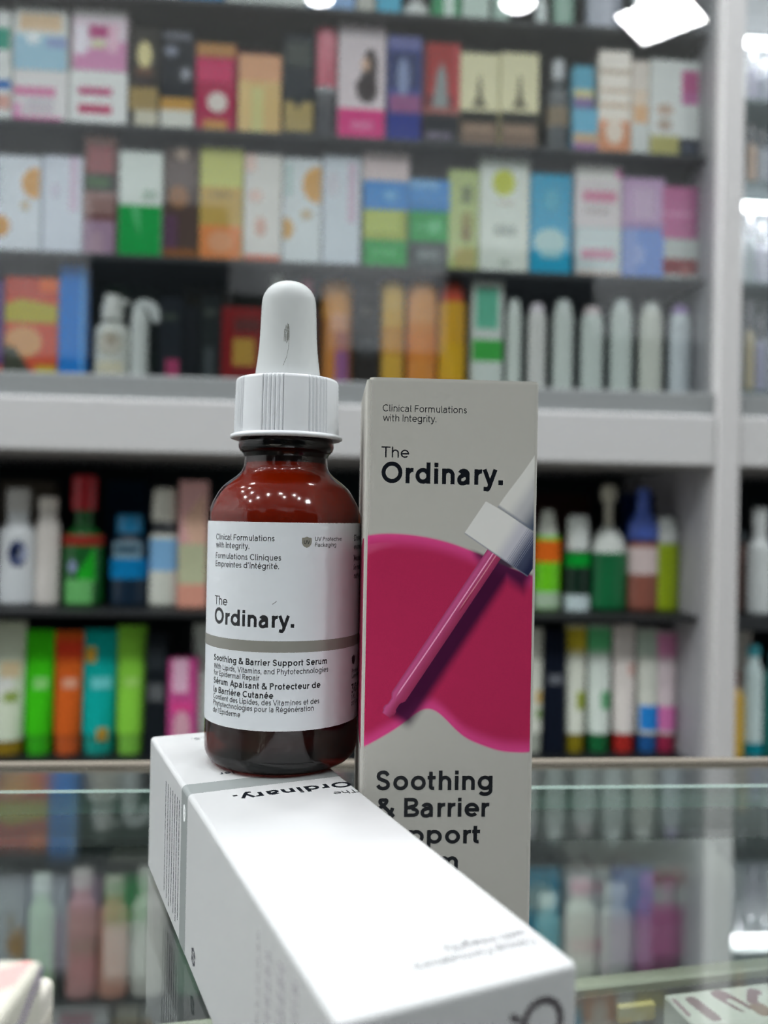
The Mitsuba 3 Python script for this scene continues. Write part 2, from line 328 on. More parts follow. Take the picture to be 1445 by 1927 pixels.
kpart('rail_lip', bx(KL, KR, g2 - .004, g2, -.02, .0008, .0006), '7d766c', 'mat_matt', label='beige lip along the far edge')
kpart('front_glass', bx(KL, KR, g2 - .012, g2 - .007, -.80, -.021), None, 'mat_pane', label='clear front pane')
kpart('front_panel', bx(KL, KR, g2 - .012, g2, FL, -.801), 'b9b9b7', 'mat_frame')
kpart('end_panel', bx(KL - .012, KL, K0, g2, FL, -.001), 'b9b9b7')
kpart('end_panel', bx(KR, KR + .012, K0, g2, FL, -.001), 'b9b9b7')
kpart('rear_panel', bx(KL, KR, K0 - .012, K0, FL, -.009), '8d8d8b')
kpart('floor_board', bx(KL, KR, K0 + .001, g2 - .013, -.80, -.788), '2c3130', 'mat_frame')
r1, r2 = unp(190, 1938, (0, 0, -.06), EZ), unp(1460, 1798, (0, 0, -.06), EZ)
rd = (r2 - r1) / np.linalg.norm(r2 - r1); rl = np.linalg.norm(r2 - r1)
RM = frame(r1, rd, np.cross(EZ, rd), EZ)
put(cnt, 'inner_rail', xf(bx(-.03, rl + .10, -.0070, 0, -.009, 0, .0008), RM), 'd8d0bc', 'mat_frame', label='beige rail under the glass')
put(cnt, 'inner_shelf', xf(bx(-.03, rl + .10, -.0078, -.0074, -.016, -.003), RM), '9a8f8c', 'mat_frame')

# ------------------------------------------------------------------ the white carton lying on the glass
INK, GREY = '15181d', '8d918e'
LW, LYAW = .03649, .42638
E1 = np.array([math.cos(LYAW), math.sin(LYAW), 0]); E2 = np.array([math.sin(LYAW), -math.cos(LYAW), 0])   # across, and towards the camera
LO, LLEN = np.array([-.06347, .23208, 0.0]), .14202
LM = frame(LO, E1, -E2, EZ)                # local: x across (0..LW), y = -(distance from the far end), z up
lie = thing('lying_carton', 'plain white carton with a grey stripe lying on the glass under the brown bottle', 'carton')
put(lie, 'body', xf(rbox(0, LW, -LLEN, 0, .0004, LW, .0011, 24), LM), 'dadbdb', 'mat_white_card', 40)
nL = -E1
def lface(px, py):                          # a picture point on the left side: (distance from the far end, height)
    p = unp(px, py, LO, nL) - LO; return float(p @ E2), float(p[2])
def ltop(px, py):                           # on the top: (across, distance from the far end)
    p = unp(px, py, LO + EZ * LW, EZ) - LO; return float(p @ E1), float(p @ E2)
sA, sB = lface(341.5, 1540)[0], lface(353, 1540)[0]
o = .00006
put(lie, 'stripe', xf(trimesh.intersections.slice_mesh_plane(trimesh.intersections.slice_mesh_plane(rbox(-o, LW + o, -LLEN, 0, .0004 - o * .5, LW + o, .0011, 24), (0, -1, 0), (0, -sA, 0)), (0, 1, 0), (0, -sB, 0)), LM), '9fa5a4', 'mat_white_card', 40, label='grey stripe around the carton')
def toptext(part, rows, w):
    ms = []
    for text, (px, py), cap, width, wt in rows:
        a, b = ltop(px, py)
        ms.append(on_plane(words(text, cap, width, wt), LO + E1 * a + E2 * b + EZ * LW, -E1, E2))
    put(lie, part, cat(ms), INK if part != 'small_print' else '3a3e42', 'mat_card')
aO, bO = ltop(654, 1470.5); aD, bD = ltop(439, 1499)
WO = math.hypot(aO - aD, bO - bD)
toptext('brand_lettering', [('Ordinary.', (654, 1470.5), .0037, WO, .135), ('The', (669, 1485.5), .0021, .0056, .075)], 0)
xl = aO
def trow(part, text, b, cap, width, wt, col, a=None):
    put(lie, part, on_plane(words(text, cap, width, wt), LO + E1 * (xl if a is None else a) + E2 * b + EZ * LW, -E1, E2), col, 'mat_card')
c1, d1 = ltop(1003, 1768); c2, d2 = ltop(781, 1822)
trow('front_lettering', 'Clinical Formulations', d1 - .0004, .0017, math.hypot(c1 - c2, d1 - d2), .075, INK, c1)
trow('front_lettering', 'with Integrity.', d1 - .0030, .0017, .0139, .075, INK, c1)
b0 = sA - .0062
for text, b, cap, width, wt in (('Soothing & Barrier', b0, .0019, .0263, .12), ('Support Serum', b0 - .0030, .0019, .0190, .12), ('with Lipids, Vitamins', b0 - .0060, .0015, .0215, .075),
                               ('and Phytotechnologies', b0 - .0086, .0015, .0245, .075), ('for Epidermal Repair', b0 - .0112, .0015, .0222, .075), ('30 ml | 1 fl. oz U.S.', ltop(345, 1391)[1], .0019, .0262, .085)):
    trow('small_print', text, b, cap, width, wt, '3f444a')
# fine print on the left side, its lines running down the face
fine = []
for k in range(7):
    b, z1 = lface(313 + 4.2 * k, 1470 + 6 * k); z0 = lface(313 + 4.2 * k, 1685 + 9.5 * k + (k % 3) * 6)[1]
    z = z1
    while z > z0:
        n = RNG.uniform(.0006, .0019); fine.append(sbox(b - .00028, max(z - n, z0), b + .00028, z)); z -= n + .00022
fo = LO - E1 * 0
def leftprint(part, poly, col): put(lie, part, on_plane(poly, fo, E2, EZ), col, 'mat_card')
leftprint('fine_print', unary_union(fine), '55565a')
fine = []
for px, py, wd in ((487, 1752, .0004), (505, 1790, .0011), (530, 1815, .0014), (556, 1848, .0010)):
    b, z1 = lface(px, py); fine.append(sbox(b - wd, .001, b + wd, z1))
fb = []
for q in fine:
    x0, y0, x1, y1 = q.bounds
    y = y1
    while y > y0:
        n = RNG.uniform(.0008, .002); fb.append(sbox(x0, max(y0, y - n), x1, y)); y -= n + .0006
leftprint('fine_print', unary_union(fb), 'a3a2a5')
b, z = lface(347.2, 1530)
leftprint('oval_mark', aff.scale(LineString(A(b, z, .0008, .0015, 0, 360)).buffer(.0004), 1, 1).union(sbox(b - .0003, z - .0002, b + .0004, z + .0002)), 'eceeee')
b, z = lface(364, 1801)
chev = lambda s: Polygon([(b - .0016 * s, z + .0002 * s), (b - .0016 * s, z + .0012 * s), (b, z + .0019 * s), (b + .0018 * s, z + .0011 * s), (b + .0018 * s, z + .0002 * s)]).difference(Polygon([(b - .0008 * s, z + .0005 * s), (b - .0006 * s, z + .0010 * s), (b + .0001 * s, z + .0013 * s), (b + .0011 * s, z + .0005 * s)]))
leftprint('emblem', chev(1).union(chev(-1)), '3c3d42')
# the near end flap: a round mark
FO = LO + E2 * LLEN
pm = unp(1020, 1924, FO, E2) - FO; ma, mz = float(pm @ E1), float(pm[2])
ring = LineString(A(ma, mz, .0030, .0030, 0, 360, 40)).buffer(.00055).union(LineString([(ma - .0048, mz + .0018), (ma - .0040, mz + .0012)]).buffer(.0005))
put(lie, 'round_mark', on_plane(ring, FO, E1, EZ), '4b474a', 'mat_card', label='dark ring printed on the near end')

# ------------------------------------------------------------------ the brown dropper bottle
BX, BY, BZ, BR = -.02525, .21436, LW + .0001, .0192
bot = thing('dropper_bottle', 'brown glass dropper bottle with a white cap and white label standing on the lying carton', 'bottle')
S = 1.359e-4
zsil = lambda y: CAMH - (y - 968) * S
zfr = lambda y: CAMH - (y - 968) * 1.2373e-4
glass = [(0, 0), (.0150, 0)] + arcp(.0150, .0042, .0042, -80, 0, 8) + [(BR, zsil(985) - BZ)]
for y, r in ((968, 141.5), (958, 138.8), (948, 134.8), (938, 129.8), (928, 124), (919, 117.5), (912, 110), (905, 101), (898, 91.5), (889, 82.5), (879, 78)): glass.append((r * S, zsil(y) - BZ))
bz = zsil(838) - BZ
glass += [(.0104, zsil(862) - BZ)] + [(.0107 + .0014 * math.cos(a), bz + .0021 * math.sin(a)) for a in np.radians(np.linspace(-75, 75, 9))] + [(.0104, bz + .0028), (.0104, zsil(800) - BZ)]
mt = lambda m, z=BZ: xf(m, frame((BX, BY, z), (1, 0, 0), (0, 1, 0), (0, 0, 1)))
def amber(name, tint):
    scene[name] = {'type': 'blendbsdf', 'weight': .042, 'bsdf_0': {'type': 'thindielectric', 'int_ior': 1.08, 'specular_transmittance': {'type': 'rgb', 'value': tint}},
                   'bsdf_1': {'type': 'twosided', 'bsdf': {'type': 'roughconductor', 'material': 'none', 'distribution': 'ggx', 'alpha': .007}}}
amber('mat_amber', [.60, .25, .06]); # {'type': 'thindielectric', 'int_ior': 1.36, 'specular_transmittance': {'type': 'rgb', 'value': [.60, .25, .06]}}
amber('mat_amber_base', [.26, .07, .06]); # {'type': 'thindielectric', 'int_ior': 1.38, 'specular_transmittance': {'type': 'rgb', 'value': [.26, .07, .06]}}
zb_ = .0135                                  # below this the glass is the bottle's thick base
zn_ = zsil(868) - BZ
put(bot, 'glass_neck', mt(lathe([q for q in glass if q[1] > zn_], 96)), None, 'mat_amber_base', True, label='dark glass neck with a round bead')
put(bot, 'glass', mt(lathe([(BR, zb_)] + [q for q in glass if zb_ < q[1] < zn_] + [[q for q in glass if q[1] > zn_][0]], 128)), None, 'mat_amber', True, label='amber brown glass')
put(bot, 'glass_base', mt(lathe([q for q in glass if q[1] < zb_] + [(BR, zb_)], 128)), None, 'mat_amber_base', True, label='thick dark glass base')
# what fills it, a wall's thickness inside the glass
wall = .0007
inner = [(0, .0046), (.0125, .0046)] + arcp(.0125, .0090, .0046, -85, 0, 8) + [(BR - wall - .0004, zsil(990) - BZ)]
for y, r in ((968, 141.5), (948, 134.8), (928, 124), (912, 110), (898, 91.5), (884, 80)): inner.append((r * S - wall, zsil(y + 2) - BZ))
inner += [(.0098, zsil(872) - BZ), (.0096, zsil(850) - BZ), (0, zsil(850) - BZ)]
put(bot, 'serum', mt(lathe(inner, 96)), '94501c', 'mat_serum', True)
# label
LZ0, LZ1 = zfr(1376), zfr(983)
axis = (BX, BY); face = -math.pi / 2 - .117          # it looks at the camera, which stands a little to its right
face = math.atan2(-BY, -BX)
R1 = BR + .00012
lab = sbox(-.0272, LZ0, .046, LZ1).buffer(-.0012).buffer(.0012, quad_segs=6)
put(bot, 'label', on_cylinder(lab, R1, axis, face, 0, 4e-4), 'e4e8ec', 'mat_label', label='white paper label')
zs0, zs1 = zfr(1228), zfr(1206.5)
put(bot, 'label_stripe', on_cylinder(sbox(-.0272, zs0, .046, zs1), R1 + .0001, axis, face, 0, 4e-4), '8b8a82', 'mat_label', label='grey stripe across the label')
def oncyl(px, py):                               # a picture point on the label: (arc length, height)
    d = ray(px, py); ox, oy = EYE[0] - BX, EYE[1] - BY
    a, b, c = d[0] ** 2 + d[1] ** 2, ox * d[0] + oy * d[1], ox * ox + oy * oy - R1 * R1
    t = (-b - math.sqrt(max(b * b - a * c, 0))) / a; p = EYE + d * t
    q = math.atan2(p[1] - BY, p[0] - BX) - face
    return R1 * ((q + math.pi) % (2 * math.pi) - math.pi), float(p[2])
def ltxt(part, rows, col=INK):
    for text, x0, y0, x1, cap, wt in rows:       # where the line starts, the picture x where it ends, capitals' height, stroke
        a, z = oncyl(x0, y0); wd = None if x1 is None else oncyl(x1, y0)[0] - a
        put(bot, part, on_cylinder(aff.translate(words(text, cap, wd, wt), a, z), R1, axis, face, 9e-5), col, 'mat_label')
ltxt('label_lettering', [('Ordinary.', 404.8, 1171.8, 553.5, .00385, .14), ('The', 405.3, 1136.5, 428, .00215, .09)])
SM = .102
ltxt('label_print', [('Clinical Formulations', 407.7, 1015, 516.8, .00140, SM), ('with Integrity.', 407.5, 1030, 469.5, .00140, SM), ('Formulations Cliniques', 407, 1050, 529, .00140, SM), ("Empreintes d'Intégrité.", 406.6, 1065.3, 525, .00140, SM),
                     ('UV Protective', 592.6, 1018, 642.4, .00098, .095), ('Packaging', 592.4, 1029, 631.8, .00098, .095)])
ltxt('label_print', [('Soothing & Barrier Support Serum', 403.6, 1241.3, 614.7, .00150, .134), ('With Lipids, Vitamins, and Phytotechnologies', 403.4, 1256.4, 617, .00128, SM), ('for Epidermal Repair', 403.3, 1268.8, 488.5, .00128, SM),
                     ('Sérum Apaisant & Protecteur de', 403, 1284.3, 602.5, .00150, .134), ('la Barrière Cutanée', 402.8, 1301, 514.4, .00150, .134), ('Contient des Lipides, des Vitamines et des', 402.4, 1313.2, 600.3, .00128, SM),
                     ('Phytotechnologies pour la Régénération', 402, 1325.3, 590, .00128, SM), ("de l'Épiderme", 401.6, 1338.6, 452.4, .00128, SM)])
ltxt('label_print', [('Directions', 665.6, 1017.6, None, .0015, .134), ('evening', 665.2, 1034, None, .0014, SM), ("Mode d'emploi", 665, 1056, None, .0015, .134), ('le matin', 665, 1073, None, .0014, SM), ('nature', 665, 1088.5, None, .0014, SM),
                     ('30 ml', 660, 1305, None, .0023, .12), ('1 fl.', 660, 1317, None, .0013, .1), ('oz U.S.', 659.8, 1328, None, .0013, .1), ('Protect', 661.2, 1267.5, None, .0011, .12), ('Lumière', 661, 1277, None, .0011, .12)])
shield = Polygon([(-1, .72), (-.5, .78), (0, 1), (.5, .78), (1, .72), (1, -.1), (.8, -.55), (.45, -.85), (0, -1), (-.45, -.85), (-.8, -.55), (-1, -.1)]).buffer(.08)
sa, sz_ = oncyl(577.2, 1020.3)
put(bot, 'shield_mark', on_cylinder(aff.translate(aff.scale(shield, .00110, .00122, origin=(0, 0)), sa, sz_), R1, axis, face, 8e-5, 3e-4), '8c8a7f', 'mat_label', label='grey shield printed on the label')
put(bot, 'shield_lettering', on_cylinder(aff.translate(words('UV', .00088, .00135, .12), sa - .00068, sz_ - .00044), R1, axis, face, 1.6e-4, 3e-4), INK, 'mat_label')
sa, sz_ = oncyl(664.5, 1241)
put(bot, 'shield_mark', on_cylinder(aff.translate(aff.scale(shield, .0010, .0011, origin=(0, 0)), sa, sz_), R1, axis, face, 8e-5, 3e-4), '2a2a2d', 'mat_label')
put(bot, 'label_smudge', on_cylinder(LineString([oncyl(513, 1137), oncyl(519, 1133), oncyl(520, 1131.5)]).buffer(.00008), R1, axis, face, 8e-5, 3e-4), '8b8c8e', 'mat_label')
# cap: plain fields between groups of fine ridges
cz0, cz1 = zsil(829), zsil(716.5)
N = 720; th = np.linspace(0, 2 * np.pi, N, endpoint=False)
rad = np.zeros(N)
for g in range(7):
    c0 = math.radians(-99 + g * 360 / 7)
    dd = (th - c0 + np.pi) % (2 * np.pi) - np.pi
    wd = math.radians(12.0); i = np.abs(dd) < wd
    rad[i] = -.00058 + .00058 * np.abs(np.cos(dd[i] / wd * np.pi * 2.5))
def ringat(R, z, amt): return np.stack([BX + (R + rad * amt) * np.cos(th), BY + (R + rad * amt) * np.sin(th), np.full(N, z)], 1)
levels = [(.0133, cz0 + .0012, 1), (.01325, cz0 + .004, 1), (.0130, cz1 - .0009, 1), (.01280, cz1 - .00025, .8), (.0124, cz1, .3), (.0085, cz1 + .0001, 0), (.0060, cz1 + .0001, 0)]
V = np.vstack([ringat(*l) for l in levels]); F = []
for i in range(len(levels) - 1):
    j = np.arange(N); k = (j + 1) % N
    F += [np.stack([i * N + j, i * N + k, i * N + N + k], 1), np.stack([i * N + j, i * N + N + k, i * N + N + j], 1)]
put(bot, 'cap', (V, np.vstack(F)), 'eceff2', 'mat_cap', True, label='white ribbed screw cap')
fl = [(.0109, .0006), (.0136, 0), (.0141, .0002), (.01425, .0006), (.0141, .0011), (.0132, .0014)]
put(bot, 'cap_rim', mt(lathe([(.0100, .0012)] + fl, 96), cz0), 'eceff2', 'mat_cap', True)
put(bot, 'collar', mt(lathe([(.0098, -.006), (.0102, -.0042), (.0112, -.0032), (.0114, -.0018), (.0106, -.0004), (.0102, .003), (0, .003)], 48), cz0), '1c1012', 'mat_matt', 30)
bulb = []
for y, r in ((740, 66), (716, 61.5), (700, 59.8), (680, 57), (660, 54.8), (640, 53.4), (620, 52.5), (600, 51.8), (580, 51), (572, 50.5)): bulb.append((r * S, zsil(y)))
rr, zz = 50.2 * S, zsil(572); zt = zsil(530)
bulb += [(rr * math.cos(a) ** .9, zz + (zt - zz) * math.sin(a)) for a in np.radians(np.linspace(6, 90, 18))]
put(bot, 'bulb', mt(lathe([(max(r, 0), z) for r, z in bulb], 96), 0), 'e6eae9', 'mat_rubber', True, label='white rubber bulb')
# dark scuff on the bulb
def bulbr(z): zs = [b[1] for b in bulb]; return float(np.interp(z, zs, [b[0] for b in bulb]))
def onbulb(poly, lift=4e-5):
    ms = []
    x0, y0, x1, y1 = poly.bounds
    for k in range(int((y1 - y0) / 5e-4) + 1):
        q = poly.intersection(sbox(x0 - 1, y0 + k * 5e-4, x1 + 1, y0 + k * 5e-4 + 5e-4))
        zc = y0 + k * 5e-4
        m = flat(q, 3e-5)
        if m is None: continue
        v = m.vertices; r = np.interp(v[:, 1], [b[1] for b in bulb], [b[0] for b in bulb]) + lift + v[:, 2]; a = face + v[:, 0] / r
        m.vertices = np.stack([BX + r * np.cos(a), BY + r * np.sin(a), v[:, 1]], -1); ms.append(m)
    return cat(ms)
zb = lambda y: CAMH - (y - 968) * 1.31e-4
sc = []
for k in range(9):
    u = (-7.5 + k * 1.0 + 1.2 * RNG.uniform(-1, 1)) * 1.31e-4; y0 = 606 + 9 * abs(k - 5) / 4 + RNG.uniform(0, 5); y1 = 643 - 6 * abs(k - 4) / 4 + RNG.uniform(-6, 3)
    sc.append(LineString([(u, zb(y0)), (u - .00004, zb((y0 + y1) / 2)), (u - .00008, zb(y1))]).buffer(5e-5 if k % 3 else 9e-5))
sc.append(LineString([(.0001, zb(612)), (.00018, zb(628)), (.00003, zb(655)), (-.0004, zb(672)), (-.0012, zb(688))]).buffer(4.5e-5))
put(bot, 'scuff_mark', onbulb(unary_union(sc)), '76786f', 'mat_rubber', label='dark scuff mark on the bulb')

# ------------------------------------------------------------------ the upright printed carton
UX, UYW, UW, UH = np.array([-.00437, .19158, 0]), .06313, .03987, .13033
U1 = np.array([math.cos(UYW), math.sin(UYW), 0]); U2 = np.array([-math.sin(UYW), math.cos(UYW), 0])
UM = frame(UX, U1, U2, EZ)                  # local: x across the front, y into the carton, z up
up = thing('serum_carton', 'tall pale grey carton printed with a pink drop, standing beside the brown bottle', 'carton')
cr = .0009
ol = Polygon(rrect(0, UW, 0, UW, cr, 6))
body = trimesh.creation.extrude_polygon(ol, UH - .0006 - .0004, engine='earcut'); body.apply_translation((0, 0, .0004))
put(up, 'body', xf(body, UM), 'b1afa8', 'mat_card', 40)
lid = Polygon(rrect(.0007, UW - .0001, .0002, UW - .0002, .0014, 6))
lm_ = trimesh.creation.extrude_polygon(lid, .0006, engine='earcut'); lm_.apply_translation((0, 0, UH - .0006))
put(up, 'lid', xf(lm_, UM), 'b5b3ac', 'mat_card', 40)
# the printed front: measured in the picture's pixels, squared up to the carton's face
PXM = 8.20e3
def f2(x, y): p = unp(x, y, UX, U2) - UX; return float(p @ U1), float(p[2])
def fp(x, y): u, z = f2(x, y); return u * PXM, (UH - z) * PXM             # print units: 8200 to a metre, down from the top
up_x, up_y = np.array([fp(*q) for q in ((676, 1012), (700, 1005.5), (730, 1003.5), (760, 1004.5), (790, 1008), (820, 1014), (850, 1022), (880, 1033), (920, 1050), (960, 1068), (1000, 1082), (1016, 1087))]).T
lo_x, lo_y = np.array([fp(*q) for q in ((672, 1412), (700, 1398), (730, 1381), (758, 1362), (777, 1347), (790, 1339), (803, 1335), (815, 1337), (828, 1344), (845, 1362), (863, 1379), (890, 1396), (920, 1408), (950, 1415), (980, 1417), (1008, 1413))]).T
from scipy.interpolate import PchipInterpolator, CubicSpline
xs = np.linspace(-6, 334, 200)
upc = np.polyfit((xs - 164) / 170, CubicSpline(up_x, up_y)(np.clip(xs, up_x[0], up_x[-1])), 6)
loc = np.polyfit((xs - 164) / 170, CubicSpline(lo_x, lo_y)(np.clip(xs, lo_x[0], lo_x[-1])), 13)
def horner(c, x):
    r = mi.Float(float(c[0]))
    for k in c[1:]: r = r * x + float(k)
    return r
tipx, tipy = fp(729, 1342); topx, topy = fp(930, 1042)
AL = math.hypot(topx - tipx, topy - tipy); ax, ay = (topx - tipx) / AL, (topy - tipy) / AL       # along the pipette from its tip; across = to the lower right
C_ = lambda h: mi.Color3f(*[float(q) for q in lin(h)])
def front(p, n, uv):
    x, y = uv.x * PXM, uv.y * PXM
    X = (x - 164) / 170
    du, dl = y - horner(upc, X), horner(loc, X) - y
    d = dr.minimum(du, dl)
    gr = fbm(x * .9, y * .9, 3.0) - .5
    paper = mi.Color3f(*[float(q) for q in lin('aeaca5')]) * (1 + .03 * gr)
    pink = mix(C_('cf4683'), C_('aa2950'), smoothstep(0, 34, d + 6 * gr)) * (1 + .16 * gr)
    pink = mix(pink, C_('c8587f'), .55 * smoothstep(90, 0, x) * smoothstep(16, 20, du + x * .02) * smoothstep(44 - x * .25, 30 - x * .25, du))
    c = mix(paper, pink, smoothstep(-2.5, 4.0, d))
    a = (x - tipx) * ax + (y - tipy) * ay; b = -(x - tipx) * ay * 1.0 + (y - tipy) * ax
    b = b                                    # positive to the lower right of the pipette
    # printed shadow of pipette and collar
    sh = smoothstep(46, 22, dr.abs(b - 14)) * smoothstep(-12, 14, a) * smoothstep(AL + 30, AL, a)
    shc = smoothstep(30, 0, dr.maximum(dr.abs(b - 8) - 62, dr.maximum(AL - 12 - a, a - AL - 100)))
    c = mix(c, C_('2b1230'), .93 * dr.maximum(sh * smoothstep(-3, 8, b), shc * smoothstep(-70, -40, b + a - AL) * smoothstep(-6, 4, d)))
    # glass tube
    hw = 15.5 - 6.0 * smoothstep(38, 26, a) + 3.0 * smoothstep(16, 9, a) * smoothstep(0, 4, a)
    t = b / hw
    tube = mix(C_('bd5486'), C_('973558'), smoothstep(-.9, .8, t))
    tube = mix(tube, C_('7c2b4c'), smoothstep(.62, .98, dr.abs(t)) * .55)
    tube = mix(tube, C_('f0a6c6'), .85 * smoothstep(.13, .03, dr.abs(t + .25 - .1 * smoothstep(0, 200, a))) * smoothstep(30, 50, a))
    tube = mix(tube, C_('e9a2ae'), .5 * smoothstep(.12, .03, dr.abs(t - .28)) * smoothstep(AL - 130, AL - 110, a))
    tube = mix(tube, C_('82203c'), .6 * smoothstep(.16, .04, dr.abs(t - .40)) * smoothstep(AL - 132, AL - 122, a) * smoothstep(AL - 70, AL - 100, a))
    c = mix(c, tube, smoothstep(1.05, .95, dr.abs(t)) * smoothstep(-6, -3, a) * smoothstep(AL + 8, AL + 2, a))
    # collar
    ca, cb = a - AL, b - 2
    rid = .5 + .5 * dr.sin(cb * 1.9)
    col = mix(C_('d3d2ce'), C_('b5b4bc'), smoothstep(-10, 18, cb))
    col = mix(col, C_('3c4258'), smoothstep(24, 44, cb))
    col = mix(col, C_('7b7f90'), .8 * rid * smoothstep(22, 26, cb) * smoothstep(52, 44, cb))
    col = mix(col, C_('232842'), smoothstep(54, 70, cb))
    inc = smoothstep(74, 72, dr.abs(cb - 2)) * smoothstep(-2, 1, ca) * smoothstep(78, 75, ca + 4 * (cb / 74) * (cb / 74))
    c = mix(c, mix(col, C_('6d7080'), .75 * smoothstep(3, 0, ca)), inc)
    # bulb of the printed dropper
    bw = 46 - 4 * smoothstep(80, 180, ca)
    bt = cb / bw
    bc = mix(C_('cfcec9'), C_('aeaeb0'), smoothstep(-.7, -.05, bt)); bc = mix(bc, C_('39465a'), smoothstep(-.1, .75, bt))
    inb = smoothstep(1.04, .98, dr.abs(bt)) * smoothstep(75, 78, ca)
    c = mix(c, mix(bc, C_('5b6474'), .7 * smoothstep(84, 77, ca)), inb)
    return c
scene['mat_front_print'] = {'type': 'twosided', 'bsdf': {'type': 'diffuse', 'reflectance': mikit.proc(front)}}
e = .0011
fv = np.array([[e, -5e-5, .0015], [UW - e, -5e-5, .0015], [UW - e, -5e-5, UH - .0009], [e, -5e-5, UH - .0009]])
fuv = np.stack([fv[:, 0], UH - fv[:, 2]], 1)
# the print also turns round the two front edges
def edge(x0, sgn):
    a = np.linspace(0, math.pi / 2, 7); vv, uu = [], []
    for q in a:
        for z in (.0015, UH - .0009):
            vv.append((x0 + sgn * (cr + 5e-5) * math.sin(q), cr - (cr + 5e-5) * math.cos(q), z)); uu.append((x0 + sgn * cr * q, UH - z))
    return vv, uu
Vv, Uu, Ff = [list(map(tuple, fv))], [list(map(tuple, fuv))], [(0, 1, 2), (0, 2, 3)]
at = 4
for x0, sg in ((e, -1), (UW - e, 1)):
    vv, uu = edge(x0 if sg > 0 else e, sg); Vv.append(vv); Uu.append(uu)
    for i in range(6): Ff += [(at + 2 * i, at + 2 * i + 2, at + 2 * i + 3), (at + 2 * i, at + 2 * i + 3, at + 2 * i + 1)]
    at += 14
pv = np.array(sum(Vv, [])); pu = np.array(sum(Uu, []))
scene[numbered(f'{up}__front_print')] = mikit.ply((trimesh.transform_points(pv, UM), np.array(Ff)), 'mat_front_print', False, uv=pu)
labels[f'{up}__front_print'] = {'label': 'pink drop with a dropper pipette printed on the front'}
# the drop runs on round the left side
yt0, yb0 = UH - up_y[0] / PXM, UH - lo_y[0] / PXM
side = Polygon([(.0012, yt0), (.008, yt0 - .0005), (.018, yt0 - .003), (.028, yt0 - .009), (.034, yt0 - .02), (.035, (yt0 + yb0) / 2), (.032, yb0 + .012), (.024, yb0 + .004), (.012, yb0 + .0005), (.0012, yb0)])
put(up, 'side_print', xf(flat(side, 3e-5), UM @ frame((-3e-5, 0, 0), (0, 1, 0), (0, 0, 1), (1, 0, 0))), 'b8305a', 'mat_white_card', label='pink drop on the left side')
def utext(part, rows, depth):
    ms = []
    for text, x0, x1, y0, y1, wt in rows:          # left, right, top of the capitals, baseline in the picture
        a, z = f2(x0, y1); a2, _ = f2(x1, y1) if x1 else (None, 0); cap = f2(x0, y0)[1] - z
        ms.append(on_plane(words(text, cap, (a2 - a) if x1 else None, wt), UX + U1 * a + EZ * z - U2 * 7e-5, U1, EZ, depth))
    return put(up, part, cat(ms), INK, 'mat_gloss' if depth > 1e-4 else 'mat_card')
utext('small_lettering', [('Clinical Formulations', 720, 878, 761, 774, .085), ('with Integrity.', 720.5, 821, 779.5, 792.5, .085)], 4e-5)
utext('brand_lettering', [('The', 717.5, 769.5, 840, 860.5, .085), ('Ordinary.', 717.5, 946, 868.5, 908.5, .142)], 4e-5)
utext('product_lettering', [('Soothing', 708, 926, 1450, 1486.5, .125), ('& Barrier', 708, 920, 1501.5, 1537, .125), ('Support', 707, 902.5, 1553, 1587.5, .125), ('Serum', 707, 861, 1603, 1638, .125)], 1.2e-4)

# ------------------------------------------------------------------ floral cartons at the lower left
def carton_at(name, label, c, e1, lx, ly, h, col, z0=0.0):
    """right far corner c on the glass; lx to the left, ly towards the camera"""
    k = thing(name, label, 'carton'); n1 = np.array([e1[0], e1[1], 0]); n2 = np.array([e1[1], -e1[0], 0])
    M = frame(np.array([c[0], c[1], z0]), n1, -n2, EZ)
    put(k, 'body', xf(rbox(-lx, 0, -ly, 0, .0002, h, .0011, 16), M), col, 'mat_white_card', 40)
    return k, M
h1 = .038
q = unp(84, 1803, (0, 0, h1), EZ)
e1 = np.array([math.cos(.02), math.sin(.02)])
k, M = carton_at('floral_carton', 'cream carton with pink and purple floral curves at the lower left edge of the counter', q, e1, .09, .10, h1, 'dddbcc')
def top_print(part, poly, col): put(k, part, xf(flat(poly, 4e-5, 3e-5), M @ frame((0, 0, h1), (1, 0, 0), (0, 1, 0), (0, 0, 1))), col, 'mat_card')
def side_print(part, poly, col): put(k, part, xf(flat(poly, 4e-5, 3e-5), M @ frame((0, 0, 0), (0, 1, 0), (0, 0, 1), (1, 0, 0))), col, 'mat_card')
top_print('pink_curve', LineString(SP([(-.001, -.0035), (-.012, -.010), (-.03, -.014), (-.06, -.013)])).buffer(.0026).intersection(sbox(-.088, -.098, -.0012, -.001)), 'd59a96')
side_print('purple_curve', LineString(SP([(-.0012, h1 - .001), (-.010, h1 - .006), (-.017, h1 - .014), (-.019, h1 - .026), (-.024, .002)])).buffer(.0005), '5d4678')
side_print('purple_curve', LineString(SP([(-.016, h1 - .012), (-.021, h1 - .016), (-.022, h1 - .022), (-.019, h1 - .026)])).buffer(.0006), '8f7aa0')
side_print('pink_curve', LineString(SP([(-.006, h1 - .012), (-.011, h1 - .022), (-.012, .002)])).buffer(.0022), 'cfaaa4')
q2 = unp(104, 1880, (0, 0, .022), EZ)
k2, M2 = carton_at('floral_carton', 'low cream carton with rounded flaps in front of the floral carton', q2, e1, .012, .06, .022, 'd9d4c6')
tab = Polygon(rrect(-.0015, .0015, 0, .006, .0012, 5)); 
for dx in (-.0035, -.0002):
    put(k2, 'flap', xf(trimesh.creation.extrude_polygon(tab, .006, engine='earcut'), M2 @ frame((dx - .0015, -.0064, .0195), (1, 0, 0), (0, 0, 1), (0, -1, 0)) @ np.diag([1, 1, -1, 1]) ), 'efeade', 'mat_white_card')

